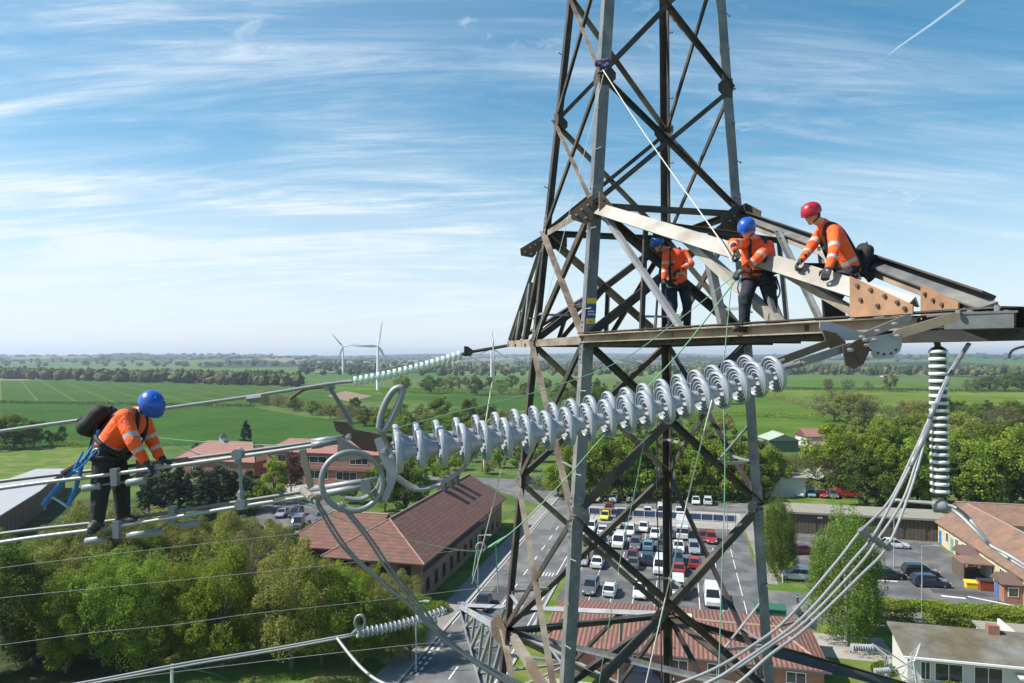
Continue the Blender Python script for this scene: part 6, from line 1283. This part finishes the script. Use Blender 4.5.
# worker on the conductors at the left
Z4 = 6.5
J4 = dict(head=jp(151,405,Z4-.08), neck=jp(136,414,Z4), shR=jp(124,417,Z4-.19), shL=jp(143,420,Z4+.20), elR=jp(133,442,Z4-.27), wrR=jp(144,460,Z4-.26), handR=jp(152,468,Z4-.24), elL=jp(152,441,Z4+.22), wrL=jp(160,457,Z4+.2), handL=jp(171,464,Z4+.18),
          hipR=jp(105,451,Z4-.10), hipL=jp(113,450,Z4+.10), knR=jp(101,486,Z4-.16), knL=jp(121,484,Z4+.16), anR=jp(97,519,Z4-.20), anL=jp(123,514,Z4+.20))
person('worker in orange jacket and blue helmet standing on the conductors, bending over the wire', J4, jp(110,530,Z4), hblue, dkt, (.52,-.62,.58), (.62,-.25,-.74), {'R':(.25,-.97,0),'L':(.9,-.35,0)}, {'R':(.1,.1,-1),'L':(.2,-.3,-1)}, (jp(98,421,Z4+.05),(.62,.1,.70),(.20,.17,.088)), s=.96, back=(-.72,.12,.66))
# lanyard hanging behind him
t = thing('lanyard', 'blue twin legged lanyard slung from the left worker harness to the wire', 'lanyard', jp(95,440,6.4)); r = t.location
MB().tube(spline([jp(99,430,6.4)-r, jp(93,446,6.4)-r, jp(84,460,6.38)-r], 4), .019, 8).ob('shock_absorber', bluew, t)
MB().tube([jp(97,424,6.42)-r, jp(89,452,6.4)-r, jp(81,463,6.38)-r], .015, 8).ob('strap', harn, t)
MB().tube(spline([jp(83,461,6.38)-r, jp(66,478,6.33)-r, jp(52,494,6.3)-r, jp(43,505,6.3)-r], 5), .022, 8).ob('leg', bluew, t); MB().tube(spline([jp(82,463,6.38)-r, jp(77,484,6.33)-r, jp(68,506,6.3)-r], 5), .020, 8).ob('leg', bluew, t)
MB().tube([jp(43,505,6.3)-r, jp(52,497,6.3)-r, jp(62,503,6.3)-r, jp(68,507,6.3)-r], .012, 8).ob('hook', metal, t); MB().tube([jp(80,462,6.38)-r, jp(72,468,6.36)-r, jp(62,474,6.3)-r], .03, 8).ob('energy_pack', galv_d, t)
# red helmet at right
Z3 = 8.75
J3 = dict(head=jp(812,214,Z3-.05), neck=jp(823,224,Z3), shL=jp(834,231,Z3-.20), shR=jp(824,228,Z3+.20), elL=jp(834,251,Z3-.42), wrL=jp(829,267,Z3-.62), handL=jp(825,276,Z3-.68), elR=jp(811,247,Z3-.05), wrR=jp(802,259,Z3-.2), handR=jp(796,266,Z3-.22),
          hipL=jp(850,271,Z3-.10), hipR=jp(851,272,Z3+.10), knL=jp(834,300,Z3-.15), knR=jp(829,297,Z3+.18), anL=jp(843,327,Z3-.12), anR=jp(833,328,Z3+.20))
person('worker in orange jacket and red helmet leaning on the pale beam at right', J3, jp(848,334,Z3), hred, navy, (-.30,-.25,.92), (-.80,-.30,-.45), {'L':(-.8,-.5,0),'R':(-.9,-.1,0)}, {'L':(0,.4,-1),'R':(0,-.4,-1)}, (jp(863,260,Z3+.05),(.2,0,.97),(.16,.26,.085)), s=1.0, back=(.8,.1,.4))
# middle worker
Z2 = 9.25
J2 = dict(head=jp(747,229,Z2-.12), neck=jp(755,240,Z2), shR=jp(748,245,Z2+.0), shL=jp(768,246,Z2-.05), elR=jp(733,243,Z2-.25), wrR=jp(735,249,Z2-.50), handR=jp(738,256,Z2-.52), elL=jp(757,259,Z2-.34), wrL=jp(744,269,Z2-.52), handL=jp(735,275,Z2-.55),
          hipR=jp(752,276,Z2+.05), hipL=jp(765,277,Z2-.03), knR=jp(745,301,Z2-.05), knL=jp(771,302,Z2-.02), anR=jp(744,325,Z2+.0), anL=jp(771,327,Z2+.05))
person('worker in orange and blue helmet reaching over the pale beam holding green ropes', J2, jp(757,333,Z2), hblue, navy, (-.22,-.40,.89), (-.55,-.65,-.52), {'R':(-.9,-.4,0),'L':(.2,-.95,0)}, {'R':(0,-.3,-1),'L':(0,.3,-1)}, None, s=1.0, back=(.35,.85,.35))
# worker inside the tower
Z1 = 12.2
J1 = dict(head=jp(658,244,Z1-.10), neck=jp(668,251,Z1), shR=jp(667,254,Z1-.12), shL=jp(684,253,Z1+.05), elR=jp(665,267,Z1-.22), wrR=jp(664,278,Z1-.30), handR=jp(664,284,Z1-.32), elL=jp(691,264,Z1-.10), wrL=jp(680,270,Z1-.28), handL=jp(675,272,Z1-.30),
          hipR=jp(671,284,Z1-.05), hipL=jp(683,284,Z1+.03), knR=jp(673,305,Z1-.08), knL=jp(687,305,Z1-.02), anR=jp(671,324,Z1-.02), anL=jp(687,325,Z1+.02))
person('worker in orange jacket and blue helmet standing inside the tower, looking down', J1, jp(679,329,Z1), hblue, navy, (-.35,-.30,.88), (-.70,-.50,-.50), {'R':(-.6,-.8,0),'L':(.1,-1,0)}, {'R':(0,.2,-1),'L':(-.3,-.3,-1)}, None, s=.98, back=(.45,.85,.2))
t = thing('lanyard', 'blue lanyard straps hanging from the worker inside the tower', 'lanyard', jp(668,270,12.2)); r = t.location
MB().tube(spline([jp(668,252,12.25)-r, jp(666,275,12.2)-r, jp(667,300,12.2)-r], 4), .022, 6).ob('strap', bluew, t); MB().tube(spline([jp(661,262,12.3)-r, jp(658,290,12.3)-r, jp(656,318,12.3)-r], 4), .022, 6).ob('strap', harn, t); MB().tube([jp(656,316,12.3)-r, jp(655,329,12.35)-r], .03, 6).ob('hook', metal, t)

# ================================================================== THE AIR
hm = bpy.data.materials.new('air'); hm.use_nodes = True; nt = hm.node_tree; nt.nodes.clear()
out = nt.nodes.new('ShaderNodeOutputMaterial'); pv = nt.nodes.new('ShaderNodeVolumePrincipled'); pv.inputs['Color'].default_value = (.72,.83,1.0,1); pv.inputs['Density'].default_value = 1.4e-4; pv.inputs['Anisotropy'].default_value = .25
nt.links.new(pv.outputs[0], out.inputs['Volume'])
hz = MB().box(-14000,14000,-400,13500,-3,110).ob('haze', hm); hz['kind'] = 'stuff'
